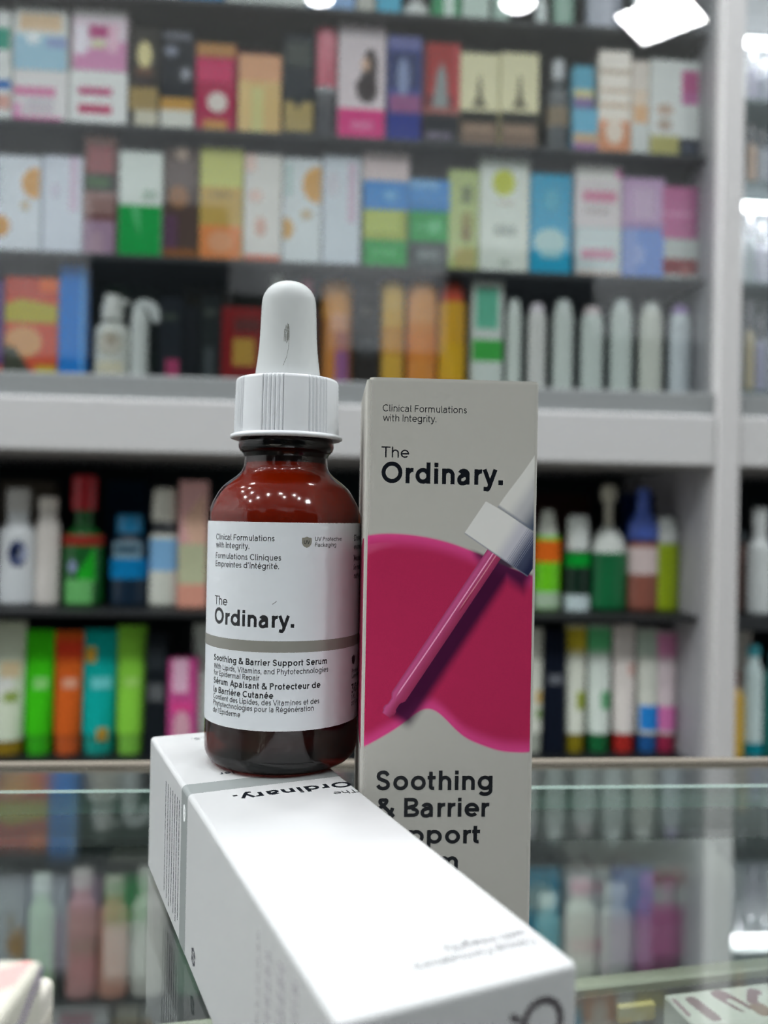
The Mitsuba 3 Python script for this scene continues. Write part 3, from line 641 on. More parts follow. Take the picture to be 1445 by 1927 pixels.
# ------------------------------------------------------------------ goods on the cabinet's shelves
# a carton: coloured body and a printed front; bottles and tubes are turned on a lathe.  Sizes are taken on the shelf's front plane.
def local(key): return key
TF = .03
ROOM = {0: ZT, 1: ZR[0] - .012, 2: ZR[1] - .012, 3: ZR[2] - .012, 4: zf0 - .001, 5: ZR[4] - .012, 6: ZR[5] - .012}
def span(x0, x1, ytop, t=TF, row=None):
    xm = (x0 + x1) / 2; s0, s1 = sz(x0, ytop, t)[0], sz(x1, ytop, t)[0]
    if xm < 1370: dx = max(0, s1 - (p0 - .005))                # stay clear of the side panel and the post
    else: dx = min(0, s0 - (p1 + .005))
    s0, s1, z = s0 - dx, s1 - dx, sz(xm, ytop, t)[1]
    return s0, s1, min(z, ROOM[row] - .001) if row is not None else z
def patches(prints, s0, s1, z0, z1, t):
    ms, cs = [], []
    for i, q in enumerate(prints):
        kind, col = q[0], lin(q[-1]); X = lambda u: s0 + (s1 - s0) * u; Z = lambda v: z1 + (z0 - z1) * v
        if kind == 'r': p = sbox(X(q[1]), Z(q[4]), X(q[3]), Z(q[2])) if Z(q[4]) < Z(q[2]) else sbox(X(q[1]), Z(q[2]), X(q[3]), Z(q[4]))
        elif kind == 'e': p = Polygon([(X(q[1] + q[3] * math.cos(a)), Z(q[2] + q[4] * math.sin(a))) for a in np.linspace(0, 2 * np.pi, 20, endpoint=False)]).intersection(sbox(X(.01), z0, X(.99), z1))
        elif kind == 'p': p = Polygon([(X(a), Z(b)) for a, b in q[1]])
        elif kind == 't':                                     # a line of fine print, too small to read
            n = 7; ph = sum(int(c * 997) for c in q[1:5]); ws = [(.55 + .45 * ((ph * (k + 3) * 37) % 17) / 17) for k in range(n)]
            p = unary_union([sbox(X(q[1] + (q[3] - q[1]) * k / n), Z(q[4]), X(q[1] + (q[3] - q[1]) * (k + ws[k] * .85) / n), Z(q[2])) for k in range(n)])
        m = flat(p, .0004 + .00025 * i)
        if m is None: continue
        v = m.vertices; m.vertices = np.stack([v[:, 0], t - v[:, 2], v[:, 1]], -1); m.invert()
        ms.append(m); cs.append(np.broadcast_to(col, (len(m.vertices), 3)))
    m = cat(ms); return (np.asarray(m.vertices), np.asarray(m.faces)), np.vstack(cs)
def pput(k, part, mesh, col, bsdf, smooth=False, label=None):
    if isinstance(mesh, tuple): mesh = (trimesh.transform_points(mesh[0], CM), mesh[1])
    else: mesh = xf(mesh, CM)
    return put(k, part, mesh, col, bsdf, smooth, label)
top_of = {}
def carton(row, x0, x1, ytop, col, prints, label, group=None, cat_='box', t=TF, on=None, depth=None, bsdf='mat_card', name='carton'):
    z0 = ZR[row] if on is None else top_of[on] + .0003
    t = t + TROW.get(row, 0)
    s0, s1, z1 = span(x0, x1, ytop, t, row if on is None or name in ('carton', 'small_carton') else None)
    k = thing(name, label, cat_, group); top_of[k] = z1
    d = depth or min(max(.5 * (s1 - s0), .035), .09)
    g = .0012
    pput(k, 'body', bx(s0 + g, s1 - g, t, t + d, z0 + .0002, z1, .001), col, bsdf)
    for group_ in ([prints] if len(prints) > 2 else [[q] for q in prints]):
        pput(k, 'front_print', *patches(group_, s0 + g + .0008, s1 - g - .0008, z0 + .001, z1 - .0008, t), bsdf)
    return k
geo = {}
def wrapped(k, part, prints, inset=.004):
    """flat print bent round the front of a turned bottle"""
    s0, s1, z0, z1, t, R, ratio = geo[k]; sc = (s0 + s1) / 2; w = s1 - s0 - 2 * inset; out, cs = [], []
    for i, q in enumerate(prints):
        X = lambda u: -w / 2 + w * u; Z = lambda v: z1 + (z0 - z1) * v
        if q[0] in 'rt': p = sbox(X(q[1]), Z(q[4]), X(q[3]), Z(q[2]))
        elif q[0] == 'e': p = Polygon([(X(q[1] + q[3] * math.cos(a)), Z(q[2] + q[4] * math.sin(a))) for a in np.linspace(0, 2 * np.pi, 20, endpoint=False)])
        else: p = Polygon([(X(a), Z(b)) for a, b in q[1]])
        p = p.intersection(sbox(-w / 2, z0, w / 2, z1))
        for x in np.linspace(-w / 2, w / 2, 13)[:-1]:
            m = flat(p.intersection(sbox(x, -9, x + w / 12, 9)), .0004 + .00025 * i)
            if m is None: continue
            v = m.vertices; rr = 1.012 * R + v[:, 2]; an = v[:, 0] / R
            m.vertices = np.stack([sc + rr * np.sin(an), t + R * ratio - rr * ratio * np.cos(an), v[:, 1]], -1); m.invert()
            out.append(m); cs.append(np.broadcast_to(lin(q[-1]), (len(m.vertices), 3)))
    m = cat(out); pput(k, part, (np.asarray(m.vertices), np.asarray(m.faces)), np.vstack(cs), 'mat_card')
def turned(name, row, x0, x1, ytop, parts, label, cat_, group=None, t=TF, ratio=.7, on=None):
    """parts: (part name, profile of (half width 0..1, height 0..1), colour, material)"""
    z0 = ZR[row] if on is None else on
    t = t + TROW.get(row, 0)
    s0, s1, z1 = span(x0, x1, ytop, t, row if on is None else None); k = thing(name, label, cat_, group); top_of[k] = z1
    R, H, sc = (s1 - s0) / 2, z1 - z0 - .0003, (s0 + s1) / 2; geo[k] = (s0, s1, z0, z1, t, R, ratio)
    for part, prof, col, bsdf in parts:
        m = lathe([(max(r, 0) * R, z0 + .0003 + h * H) for r, h in prof], 28, 1, ratio); m.apply_translation((sc, t + R * ratio, 0))
        pput(k, part, m, col, bsdf, True)
    return k
def crimp(name, row, x0, x1, ytop, body, cap, label, group=None, capf=.16, bands=(), t=TF, prints=(), cat_='tube', bsdf='mat_gloss'):
    """a squeeze tube standing on its cap: round below, pressed flat at the top"""
    t = t + TROW.get(row, 0)
    s0, s1, z1 = span(x0, x1, ytop, t, row); z0 = ZR[row]; k = thing(name, label, cat_, group)
    R, H, sc = (s1 - s0) / 2, z1 - z0, (s0 + s1) / 2; n = 28; a = np.linspace(0, 2 * np.pi, n, endpoint=False)
    hs = np.linspace(capf, .965, 12); V = []
    for h in list(hs) + [1.0]:
        q = (h - capf) / (1 - capf); w = R * (.93 + .07 * q); d = R * (.80 * (1 - q) ** .8 + .035)
        V.append(np.stack([sc + w * np.cos(a), t + R * .8 + d * np.sin(a), np.full(n, z0 + h * H)], 1))
    V = np.vstack(V); F = []
    for i in range(12):
        for j in range(n): F += [(i * n + j, i * n + (j + 1) % n, i * n + n + (j + 1) % n), (i * n + j, i * n + n + (j + 1) % n, i * n + n + j)]
    top = len(V); V = np.vstack([V, [[sc, t + R * .8, z1]]]); F += [(12 * n + j, 12 * n + (j + 1) % n, top) for j in range(n)]
    C = np.broadcast_to(lin(body), (len(V), 3)).copy(); hh = (V[:, 2] - z0) / H
    for lo, hi, c in bands: C[(hh >= lo) & (hh <= hi)] = lin(c)
    pput(k, 'body', (V, np.array(F)), C, bsdf, True)
    m = lathe([(0, z0 + .0003), (.80 * R, z0 + .0003), (.80 * R, z0 + .0003), (.84 * R, z0 + .004), (.86 * R, z0 + capf * H), (.86 * R, z0 + capf * H), (0, z0 + capf * H)], 28, 1, .82)
    m.apply_translation((sc, t + R * .8, 0)); pput(k, 'cap', m, cap, 'mat_gloss', True)
    if prints:
        for u0, v0, u1, v1, c in prints:                     # raised print following the tube's front
            h1, h0 = 1 - v0, 1 - v1; us = np.linspace(u0 * 2 - 1, u1 * 2 - 1, 7); vv = []
            for h in np.linspace(h0, h1, 4):
                q = max(0, (h - capf) / (1 - capf)); w = R * (.93 + .07 * q); d = R * (.80 * (1 - q) ** .8 + .035)
                vv.append(np.stack([sc + w * us, t + R * .8 - d * np.sqrt(np.maximum(1 - us ** 2, 0)) - .0012, np.full(7, z0 + h * H)], 1))
            vv = np.vstack(vv); ff = [(i * 7 + j, i * 7 + j + 1, i * 7 + j + 8) for i in range(3) for j in range(6)] + [(i * 7 + j, i * 7 + j + 8, i * 7 + j + 7) for i in range(3) for j in range(6)]
            pput(k, 'print', (vv, np.array(ff)), c, 'mat_card', True)
    return k
def bottle_parts(body, cap, neck=.45, sh=.72, cw=.5, ch=.14, lab=None, l0=.12, l1=.6, round_=.06, gl='mat_gloss'):
    """a bottle with a rounded shoulder: shoulder at sh, neck half width neck, cap cw wide of the top ch"""
    b = [(0, 0), (.93, 0), (1, .03), (1, sh - .06), (.95, sh - .025), (.80, sh), (neck + .08, sh + .035), (neck, sh + .05), (neck, 1 - ch), (neck, 1 - ch), (0, 1 - ch)]
    out = [('body', b, body, gl), ('cap', [(0, 1 - ch), (cw, 1 - ch), (cw, 1 - ch), (cw, 1 - round_ * .5), (cw * .9, 1), (0, 1)], cap, 'mat_gloss')]
    if lab: out.append(('label', [(1.012, l0), (1.012, l1)], lab, 'mat_card'))
    return out
def capsule(body, cap=None, h=.75, w=1.0, lab=None, l0=.15, l1=.55):
    """a straight bottle with a domed top; above h it has the cap's colour"""
    dome = [(w * math.cos(a) ** .8, 1 - .10 + .10 * math.sin(a)) for a in np.radians(np.linspace(0, 90, 9))]
    out = [('body', [(0, 0), (.95, 0), (1, .02), (1, h), (1, h), (0, h)], body, 'mat_gloss'), ('cap', [(0, h), (w, h), (w, h), (w, .9)] + dome, cap or body, 'mat_gloss')]
    if lab: out.append(('label', [(1.012, l0), (1.012, l1)], lab, 'mat_card'))
    return out

W_ = 'e9ecea'
# --- top shelf, only the feet of its goods are in the picture
TOPS = -150
for x0, x1, col, label, pr in (
    (-60, 26, '5d4a63', 'dark mauve box at the left end of the uppermost shelf', []), (28, 112, '3f8a96', 'teal box second from the left on the uppermost shelf', []),
    (115, 338, 'dfe5e6', 'wide white box on the uppermost shelf beside the blue box', [('r', .05, .2, .95, .4, 'c8d4d8')]), (341, 424, '2a7db2', 'deep blue box on the uppermost shelf', []),
    (427, 578, 'd5d9d4', 'wide pale grey box on the uppermost shelf right of the deep blue box', []), (581, 671, '9bbce4', 'light blue box on the uppermost shelf', []),
    (674, 709, 'c9c9c0', 'narrow beige box on the uppermost shelf beside the cyan box', []), (712, 758, '66bfdc', 'narrow cyan box on the uppermost shelf', [])):
    carton(0, x0, x1, TOPS, col, pr, label)
turned('jar', 0, 760, 812, -30, bottle_parts('d8dcd8', '6b5a5e', sh=.5, neck=.5, cw=.62, ch=.35), 'small white jar on the uppermost shelf', 'jar')
carton(0, 815, 868, -60, '4fa372', [('r', .4, .0, .8, 1, 'dff0e6')], 'green and white box on the uppermost shelf')
carton(0, 872, 925, TOPS, 'd3e4da', [], 'pale mint box on the uppermost shelf')
for x0, x1, yt, a, b, label in ((930, 962, -60, 'b7d5c6', 'e4ece8', 'pale green bottle on the uppermost shelf beside the mint box'), (1010, 1032, -20, 'dfe8e6', 'c8d6d4', 'slim clear bottle on the uppermost shelf'),
                               (1045, 1085, -60, '8fb8a4', 'dde8e2', 'green bottle on the uppermost shelf near its right end'), (1110, 1180, -90, 'b9bdcc', 'd8dae2', 'wide lavender grey bottle on the uppermost shelf'), (1200, 1300, -80, '9fb0b2', 'ccd6d8', 'broad grey bottle at the right end of the uppermost shelf')):
    turned('bottle', 0, x0, x1, yt, bottle_parts(a, b), label, 'bottle')

# --- second row
k = carton(1, -40, 23, 122, 'e6e8e6', [('r', 0, .25, 1, .4, '2d6fb8'), ('r', 0, .5, 1, .75, 'd8a59a')], 'white box with a blue band at the left end of the second row')
carton(1, -40, 22, 18, 'e6e8e6', [('r', 0, .32, 1, .72, '2f9a82')], 'white box with a green band stacked at the left end of the second row', on=k)
k = carton(1, 25, 129, 133, 'e9e6e6', [('r', .0, .30, .78, .46, 'd884ac'), ('r', .2, .52, .75, .62, 'cfc6d0'), ('r', .2, .68, .75, .74, 'c8b4c4'), ('r', 0, .6, .14, .86, 'e6a9cc'), ('r', 0, .84, .9, 1, 'd457a2')], 'white and pink box below the pale blue one on the second row')
carton(1, 26, 129, 15, 'e8eae6', [('r', .1, .1, .9, .36, 'e4c7a4'), ('r', 0, .44, 1, 1, 'a7cde0'), ('r', .62, .46, 1, .64, '97a8cf'), ('e', .36, .5, .14, .09, 'eef6fa')], 'white and pale blue box with a peach band stacked on the second row', on=k)
k = carton(1, 131, 241, 134, 'eceeec', [('r', .14, .28, .74, .42, 'c05a86'), ('r', .14, .58, .74, .74, 'c24a72')], 'white box with two crimson bars on the second row')
carton(1, 137, 241, 18, 'ead9e4', [('r', .0, .0, 1, .12, 'e2e0e0'), ('p', [(.02, .75), (.5, .6), (1, .5), (1, 1), (.02, 1)], 'd894bd'), ('r', .3, .26, .66, .46, 'bb4a86'), ('r', .66, .24, .84, .7, 'eec3d6'), ('r', .05, .3, .25, .75, 'f4eef8'), ('r', .36, .5, .6, .64, 'ddd6b8')], 'pink and white box with a magenta square stacked on the second row', on=k)
carton(1, 244, 301, 52, '3a3734', [('e', .52, .26, .26, .13, 'e2d7a0'), ('r', .22, .38, .8, .46, '6a4a3c'), ('r', .25, .50, .8, .56, '3a2c34'), ('r', 0, .58, 1, .80, 'a58f5e'), ('r', .2, .80, 1, 1, 'd0ccb8')], 'dark brown box picturing a cream capsule on the second row')
carton(1, 303, 369, 58, '23272f', [('t', .1, .02, .9, .08, '9a9ca8'), ('e', .3, .2, .2, .05, '8c90a0'), ('e', .75, .42, .14, .06, 'a5a8b2'), ('r', 0, .66, 1, .78, 'c79a4e'), ('r', 0, .78, 1, 1, 'dfe0d6')], 'black box with a gold band and white foot on the second row')
carton(1, 369, 446, 82, 'b02a54', [('r', 0, 0, 1, .14, 'bb8a58'), ('r', .0, .18, .9, .42, 'd0406e'), ('e', .55, .64, .26, .11, 'e4dbd4'), ('r', .2, .84, .8, .97, 'cf9a5a')], 'crimson box with a pale round flower on the second row')
carton(1, 441, 516, 44, 'c98c98', [('t', .1, .15, .9, .22, 'efd3d8')], 'dusty pink box standing behind the peach box on the second row', t=TF + .11)
carton(1, 449, 531, 103, 'e3ac86', [('r', 0, .32, 1, 1, 'dcbd82'), ('r', .0, .34, .25, 1, 'e6c88e'), ('r', .3, .4, .6, .95, 'd7d092')], 'peach and gold box on the second row')
carton(1, 533, 593, 64, '2b3138', [('r', .1, .08, .9, .3, '4d5350'), ('r', .05, .64, 1, .92, 'b3a06c'), ('p', [(.3, .62), (.7, .62), (.5, .72)], '2b3138')], 'black box with a gold lower panel on the second row')
turned('bottle', 1, 594, 636, 48, [('body', [(0, 0), (.95, 0), (1, .02), (1, .42), (1, .42), (0, .42)], '20242e', 'mat_gloss'), ('collar', [(1, .42), (1.0, .48)], 'b8bcc0', 'mat_metal'), ('cap', [(0, .48), (1, .48), (1, .96), (.9, 1), (0, 1)], 'd7687e', 'mat_gloss')], 'black bottle with a shiny pink red upper half on the second row', 'bottle')
carton(1, 637, 728, 48, 'e2d6da', [('r', 0, .0, 1, .1, 'd9cfd4'), ('p', [(.42, .62), (.36, .5), (.5, .42), (.52, .28), (.62, .2), (.76, .2), (.84, .3), (.82, .45), (.86, .56), (.76, .64), (.6, .66)], '40373a'), ('e', .58, .33, .09, .06, 'd9b7a0'), ('r', 0, .71, 1, 1, 'de4a8c'), ('t', .3, .82, .75, .88, 'f0a0c4')], 'white and magenta box picturing dark wavy hair on the second row')
carton(1, 730, 796, 67, '4c5596', [('r', 0, .0, 1, .12, '7d80b4'), ('r', .05, .15, .9, .48, '39436e'), ('e', .45, .38, .18, .18, '93a0c4'), ('r', .05, .54, 1, .7, '9a5f8e'), ('r', 0, .72, 1, 1, '3d4794')], 'dark blue box with a pale figure on the second row')
carton(1, 797, 868, 81, '7a3a40', [('r', .1, .0, .95, .5, 'b04242'), ('r', .84, 0, 1, .66, 'c8555a'), ('p', [(.25, .62), (.36, .3), (.5, .18), (.62, .3), (.68, .62)], '98a0a0'), ('r', .0, .62, 1, .68, 'a86a66'), ('r', 0, .68, 1, 1, '37393e'), ('t', .1, .86, .8, .92, '9a90a4')], 'red box with a grey figure and dark foot on the second row')
for i, (x0, x1) in enumerate(((866, 941), (942, 1016))):
    carton(1, x0, x1, 100, 'efe9c2', [('p', [(.28, .56), (.42, .46), (.48, .22), (.52, .22), (.58, .46), (.72, .56)], '6f6a56'), ('r', 0, .60, 1, 1, '33332f'), ('r', .04, .72, .96, .95, '8a7668'), ('t', .12, .76, .88, .82, 'b9a08c')], ('cream box with a dark spire shape, left of a matching pair on the second row', 'cream box with a dark spire shape, right of a matching pair on the second row')[i], 'matching cream boxes')
turned('bottle', 1, 1034, 1076, 108, bottle_parts('4a5054', 'c8ccd0', sh=.7, neck=.5, cw=.6, ch=.2, lab='8d7f6c', l0=.3, l1=.5), 'dark bottle with a silver cap on the second row', 'bottle')
k = carton(1, 1078, 1126, 205, '79bedb', [('r', 0, .52, 1, .74, 'd3b89a'), ('r', 0, .74, 1, 1, 'a97cae')], 'light blue box below its twin on the second row')
carton(1, 1079, 1119, 124, '6bb5cf', [('r', 0, .56, 1, .76, 'd8d2a2'), ('r', 0, .76, 1, 1, '8a78a8')], 'small light blue box stacked on another on the second row', on=k)
carton(1, 1127, 1189, 95, 'f2e8da', [('r', .0, .18, 1, .22, 'cbb9a6'), ('r', 0, .36, 1, .39, 'dcc4ae'), ('r', 0, .50, 1, .53, 'dcbfa4'), ('r', 0, .66, 1, 1, 'e3a07c'), ('e', .5, .76, .28, .12, 'f4e4d4')], 'cream and peach striped box on the second row', bsdf='mat_gloss')
carton(1, 1189, 1223, 114, 'ece2d8', [('r', .1, .3, .9, .55, 'f0dcc8'), ('r', .1, .46, .95, .64, 'e8bd92'), ('r', 0, .64, 1, 1, 'dfe3e0')], 'slim white box with a peach panel on the second row')
carton(1, 1224, 1281, 112, 'e8ebe8', [('e', .5, .5, .3, .06, 'c9b2a2'), ('e', .5, .65, .25, .06, 'b9a89a'), ('r', 0, .76, 1, 1, 'bdb878')], 'white box with an olive foot on the second row')
k = carton(1, 1283, 1323, 263, '2c3442', [('t', .2, .3, .8, .5, '8a90a0')], 'small dark navy box at the right end of the second row')
carton(1, 1281, 1321, 116, 'e6eae8', [('r', .1, .12, .95, .56, 'c45a94'), ('r', .1, .40, .95, .56, 'c87ab4')], 'white box with a magenta panel standing on the small navy box', on=k)

# --- third row
carton(2, -50, 79, 292, 'dfe5ec', [('e', .94, .27, .22, .16, 'd9a45e'), ('e', .41, .72, .14, .11, 'd39a48'), ('e', .78, .50, .07, .06, 'cdbfa8'), ('r', .3, .1, .42, .5, 'c9d6da'), ('r', 0, .97, 1, 1, 'c8705c')], 'white box with orange fruit slices at the left end of the third row', 'white boxes with orange slices')
carton(2, 81, 158, 294, 'dbe1ec', [('r', .66, .0, .9, .55, 'd8c6da'), ('e', .3, .34, .14, .08, 'd3d0e0')], 'plain white box with a faint mauve stripe left of the brown pink box', 'white boxes with mauve stripes')
carton(2, 159, 221, 256, '7a5250', [('r', .0, 0, 1, .07, 'c49a92'), ('r', .1, .07, .9, .3, '9c5e62'), ('r', 0, .31, 1, .45, '26352c'), ('r', .1, .34, .8, .42, '46693f'), ('r', 0, .47, 1, .64, '9c7c78'), ('r', 0, .70, 1, 1, 'a78aa2'), ('p', [(.1, 1), (.3, .78), (.6, .8), (.7, 1)], 'b89cac')], 'brown pink box with a dark green band on the third row')
carton(2, 224, 308, 285, 'e4ece6', [('r', 0, .50, 1, 1, '1ba44c'), ('p', [(.25, .5), (.5, .5), (.5, .8)], '58bd78'), ('t', .55, .36, .9, .44, '9fb8a6')], 'white box with a bright green lower half on the third row')
carton(2, 310, 376, 276, '55443e', [('e', .5, .06, .2, .06, 'b6a293'), ('r', .05, .12, .9, .36, '6d5f5c'), ('e', .42, .44, .3, .10, '9a6f4e'), ('r', 0, .6, .4, .9, '5e4258'), ('r', 0, .9, 1, 1, '8e5a33')], 'dark brown box with small pale lid print on the third row')
carton(2, 377, 459, 278, 'cfd27c', [('r', 0, .34, 1, .70, 'c9a95c'), ('t', .25, .38, .75, .44, 'a08a58'), ('r', 0, .68, 1, 1, 'e58f56'), ('e', .5, .82, .3, .1, 'e8a880')], 'yellow green and orange box on the third row')
carton(2, 460, 532, 290, 'e4e2dd', [('r', 0, .0, .3, .16, 'eed3c8'), ('e', .3, .38, .2, .06, 'e6cbc2'), ('e', .45, .66, .16, .09, 'd9b3a6'), ('r', 0, .92, 1, 1, 'cf6a48')], 'white box with a red foot line on the third row')
carton(2, 533, 607, 298, 'dde4e6', [('e', .92, .24, .42, .17, 'd8a558'), ('e', .08, .66, .2, .1, 'd0a252'), ('e', .62, .52, .16, .05, 'c8b79a'), ('r', .05, .05, .25, .35, 'bed2d0')], 'white box with orange fruit slices beside the narrow white box in the middle', 'white boxes with orange slices')
carton(2, 608, 681, 292, 'd6dee6', [('r', .66, .06, .9, .6, 'd3bfd0'), ('e', .25, .26, .2, .12, 'd4d3dc')], 'plain white box with a faint mauve stripe right of the orange slice box', 'white boxes with mauve stripes')
k = carton(2, 684, 767, 452, '17a046', [('t', .15, .3, .8, .55, '57bd72')], 'green box lowest of the stack of four on the third row', name='small_carton')
k = carton(2, 684, 767, 395, 'bac765', [('r', .85, 0, 1, 1, 'a2b24c'), ('r', .0, .75, 1, 1, 'a8b652')], 'yellow green box second from below in the stack of four', on=k, name='small_carton')
k = carton(2, 684, 770, 341, '3f8fd4', [('e', .6, .5, .15, .2, '79b3e2')], 'blue box third from below in the stack of four', on=k, name='small_carton')
carton(2, 683, 772, 282, 'dccfcf', [('r', .05, .1, .95, .85, 'd8c6c6')], 'pale pink box topmost of the stack of four', on=k, name='small_carton')
k = carton(2, 772, 843, 456, '3d4848', [('t', .2, .25, .8, .6, '8a9494')], 'dark grey box lowest of the stack of three on the third row', name='small_carton')
k = carton(2, 770, 845, 398, '16a04a', [('e', .65, .5, .2, .25, '6cc488'), ('t', .1, .4, .5, .6, '58b878')], 'green box in the middle of the stack of three', on=k, name='small_carton')
carton(2, 770, 849, 338, '4a94d6', [('r', .0, 0, .7, .3, '7fb2e0'), ('r', 0, .75, 1, 1, '2f84c4')], 'blue box topmost of the stack of three', on=k, name='small_carton')
carton(2, 845, 903, 320, 'b9c886', [('t', .4, .15, .8, .32, '5e6a4e'), ('e', .6, .5, .22, .1, '9a9450'), ('e', .6, .62, .2, .08, '8e7f4a'), ('r', .2, .75, .9, .95, 'c4ba80')], 'olive green box with dark upright print on the third row')
carton(2, 904, 998, 291, 'e6ece2', [('e', .48, .21, .24, .115, 'c9d03c'), ('t', .3, .58, .76, .66, 'a3aca6'), ('t', .34, .37, .72, .40, 'd6c8bc'), ('t', .4, .88, .62, .91, 'a8b4a8')], 'tall white box with a yellow green disc on the third row')
carton(2, 1000, 1077, 328, '2aa7cc', [('e', .48, .66, .42, .13, 'b8d8d8'), ('r', .25, .74, .75, .82, '9cccd2'), ('e', .5, .25, .2, .1, '4fb2cc')], 'cyan box with a pale oval on the third row')
k = carton(2, 1084, 1170, 428, 'd8e2e2', [('r', .1, .42, .85, .62, 'd49ab0'), ('r', .0, .85, 1, 1, 'dccac0')], 'white box with a pink band, lower of a pair on the third row')
carton(2, 1083, 1171, 310, 'e6ddde', [('r', 0, .0, 1, .22, 'eceae4'), ('r', .15, .42, .9, .60, 'd78aa6'), ('t', .2, .7, .75, .78, 'b6a8a8'), ('r', .88, .05, 1, .2, 'ee96cc')], 'white box with a pink band, upper of a pair on the third row', on=k)
k = carton(2, 1172, 1252, 432, '7f9ede', [('r', .0, 0, .3, .9, '94a8de'), ('e', .3, .5, .2, .2, 'a4b4e4')], 'periwinkle blue box under the lilac one on the third row')
carton(2, 1172, 1253, 335, 'c9a8cc', [('r', .25, .2, .75, .8, 'd3b8d4'), ('r', .0, .9, 1, 1, 'a88fc0')], 'lilac box standing on the periwinkle blue one', on=k)
k = carton(2, 1254, 1321, 450, 'c9cfcb', [('r', 0, .46, 1, .82, '8c3038'), ('r', .55, .6, .8, .85, 'b06a66')], 'pale box with a dark red band at the right end of the third row')
carton(2, 1254, 1323, 352, 'c873a2', [('r', 0, .5, 1, .56, 'e0a0c4'), ('r', .85, 0, 1, 1, 'a84a86')], 'magenta pink box stacked at the right end of the third row', on=k)

# --- fourth row
carton(3, -60, 8, 526, '6a4a86', [('r', 0, .9, 1, 1, 'd8622c')], 'purple box at the left end of the fourth row')
carton(3, 10, 111, 522, 'd1553a', [('r', .0, 0, 1, .2, 'c8503c'), ('r', .66, .0, 1, .14, 'e8743a'), ('p', [(0, .28), (.3, .22), (1, .28), (1, .46), (0, .46)], 'b9ad2e'), ('e', .35, .66, .36, .16, 'd9a26c'), ('p', [(0, .7), (.2, .72), (.5, .95), (.5, 1), (0, 1)], '3a4236'), ('r', .6, .9, 1, 1, 'c2b02c')], 'orange red box with a yellow band on the fourth row')
carton(3, 112, 163, 498, '0f7dd2', [('r', .86, .0, 1, 1, '5ea4e0')], 'plain bright blue box on the fourth row')
k = thing('bottle', 'white pump bottle with a round printed emblem on the fourth row', 'bottle')
s0, s1, z1 = span(174, 241, 552); zb0 = ZR[3]; sc = (s0 + s1) / 2; R = (s1 - s0) / 2; H = z1 - zb0
pput(k, 'body', xf(lathe([(0, .0003), (.95 * R, .0003), (R, .006), (R, H * .56), (.92 * R, H * .62), (.55 * R, H * .68), (.5 * R, H * .7), (.5 * R, H * .7), (0, H * .7)], 28, 1, .7), frame((sc, TF + R * .7, zb0), (1, 0, 0), (0, 1, 0), (0, 0, 1))), 'd9dcd4', 'mat_gloss', True)
pput(k, 'pump_head', xf(lathe([(.62 * R, H * .70), (.62 * R, H * .88), (.5 * R, H * .92), (.5 * R, H), (0, H)], 24, 1, 1), frame((sc, TF + R * .7, zb0), (1, 0, 0), (0, 1, 0), (0, 0, 1))), 'dde0da', 'mat_gloss', True)
pput(k, 'nozzle', bx(sc, sc + R * .9, TF + R * .6, TF + R * .8, zb0 + H * .9, zb0 + H * .97, .002), 'dde0da', 'mat_gloss')
geo[k] = (s0, s1, zb0, z1, TF, R, .7); wrapped(k, 'emblem', [('e', .5, .58, .42, .14, 'b9b5a4'), ('e', .5, .58, .3, .10, 'd0ccc0'), ('e', .55, .55, .14, .05, '9a8e78'), ('r', .05, .8, .95, .94, 'd8d2b8')])
k = thing('bottle', 'white bottle with a hooked spray head on the fourth row', 'bottle')
s0, s1, z1 = span(244, 278, 565); sc = (s0 + s1) / 2; R = (s1 - s0) / 2; H = z1 - zb0
pput(k, 'body', xf(lathe([(0, .0003), (.95 * R, .0003), (R, .006), (R * .98, H * .80), (.9 * R, H * .86), (0, H * .86)], 24, 1, .8), frame((sc, TF + R, zb0), (1, 0, 0), (0, 1, 0), (0, 0, 1))), 'd6dcd8', 'mat_gloss', True)
hook = LineString(SP([(sc - R * .2, zb0 + H * .82), (sc - R * .1, zb0 + H * .93), (sc + R * .6, zb0 + H * .965), (sc + R * 1.5, zb0 + H * .92), (sc + R * 1.9, zb0 + H * .80)])).buffer(R * .55)
m = flat(hook, R * 1.1); v = m.vertices; m.vertices = np.stack([v[:, 0], TF + R * .45 + v[:, 2], v[:, 1]], -1); m.invert()
pput(k, 'spray_head', m, 'd4dad8', 'mat_gloss')
carton(3, 300, 345, 560, '1d2126', [('t', .2, .2, .8, .26, '4c5648'), ('r', .3, .75, .9, .98, 'a03c62')], 'black box with a pink corner on the fourth row')
carton(3, 346, 376, 575, '17191c', [], 'slim plain black box on the fourth row')
carton(3, 378, 416, 560, '1f2423', [('t', .2, .15, .8, .2, '5a6058'), ('r', .2, .6, .7, .95, '3e4446')], 'black box left of the dark red box on the fourth row')
carton(3, 417, 496, 578, '7c1f22', [('r', .3, .15, .95, .32, '5a2c2c'), ('r', .28, .42, .82, .78, 'b08a3c')], 'dark red box with a yellow square on the fourth row')
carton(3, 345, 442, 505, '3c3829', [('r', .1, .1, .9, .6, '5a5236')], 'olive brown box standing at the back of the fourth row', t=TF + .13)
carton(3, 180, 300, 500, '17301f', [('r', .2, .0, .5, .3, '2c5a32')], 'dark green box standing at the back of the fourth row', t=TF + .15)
turned('bottle', 3, 500, 545, 512, bottle_parts('c9cdc8', 'dfe2de'), 'white bottle half hidden behind the rubber bulb', 'bottle')
turned('bottle', 3, 556, 600, 520, bottle_parts('4a2a3c', 'b05a78'), 'dark bottle with a pink cap hidden behind the rubber bulb', 'bottle')
turned('bottle', 3, 605, 667, 519, capsule('cf8432', 'e09a3c', .62, 1.0), 'orange bottle with a domed top right of the rubber bulb', 'bottle', t=TF + .012)
k = 'bottle_%03d' % used['bottle']
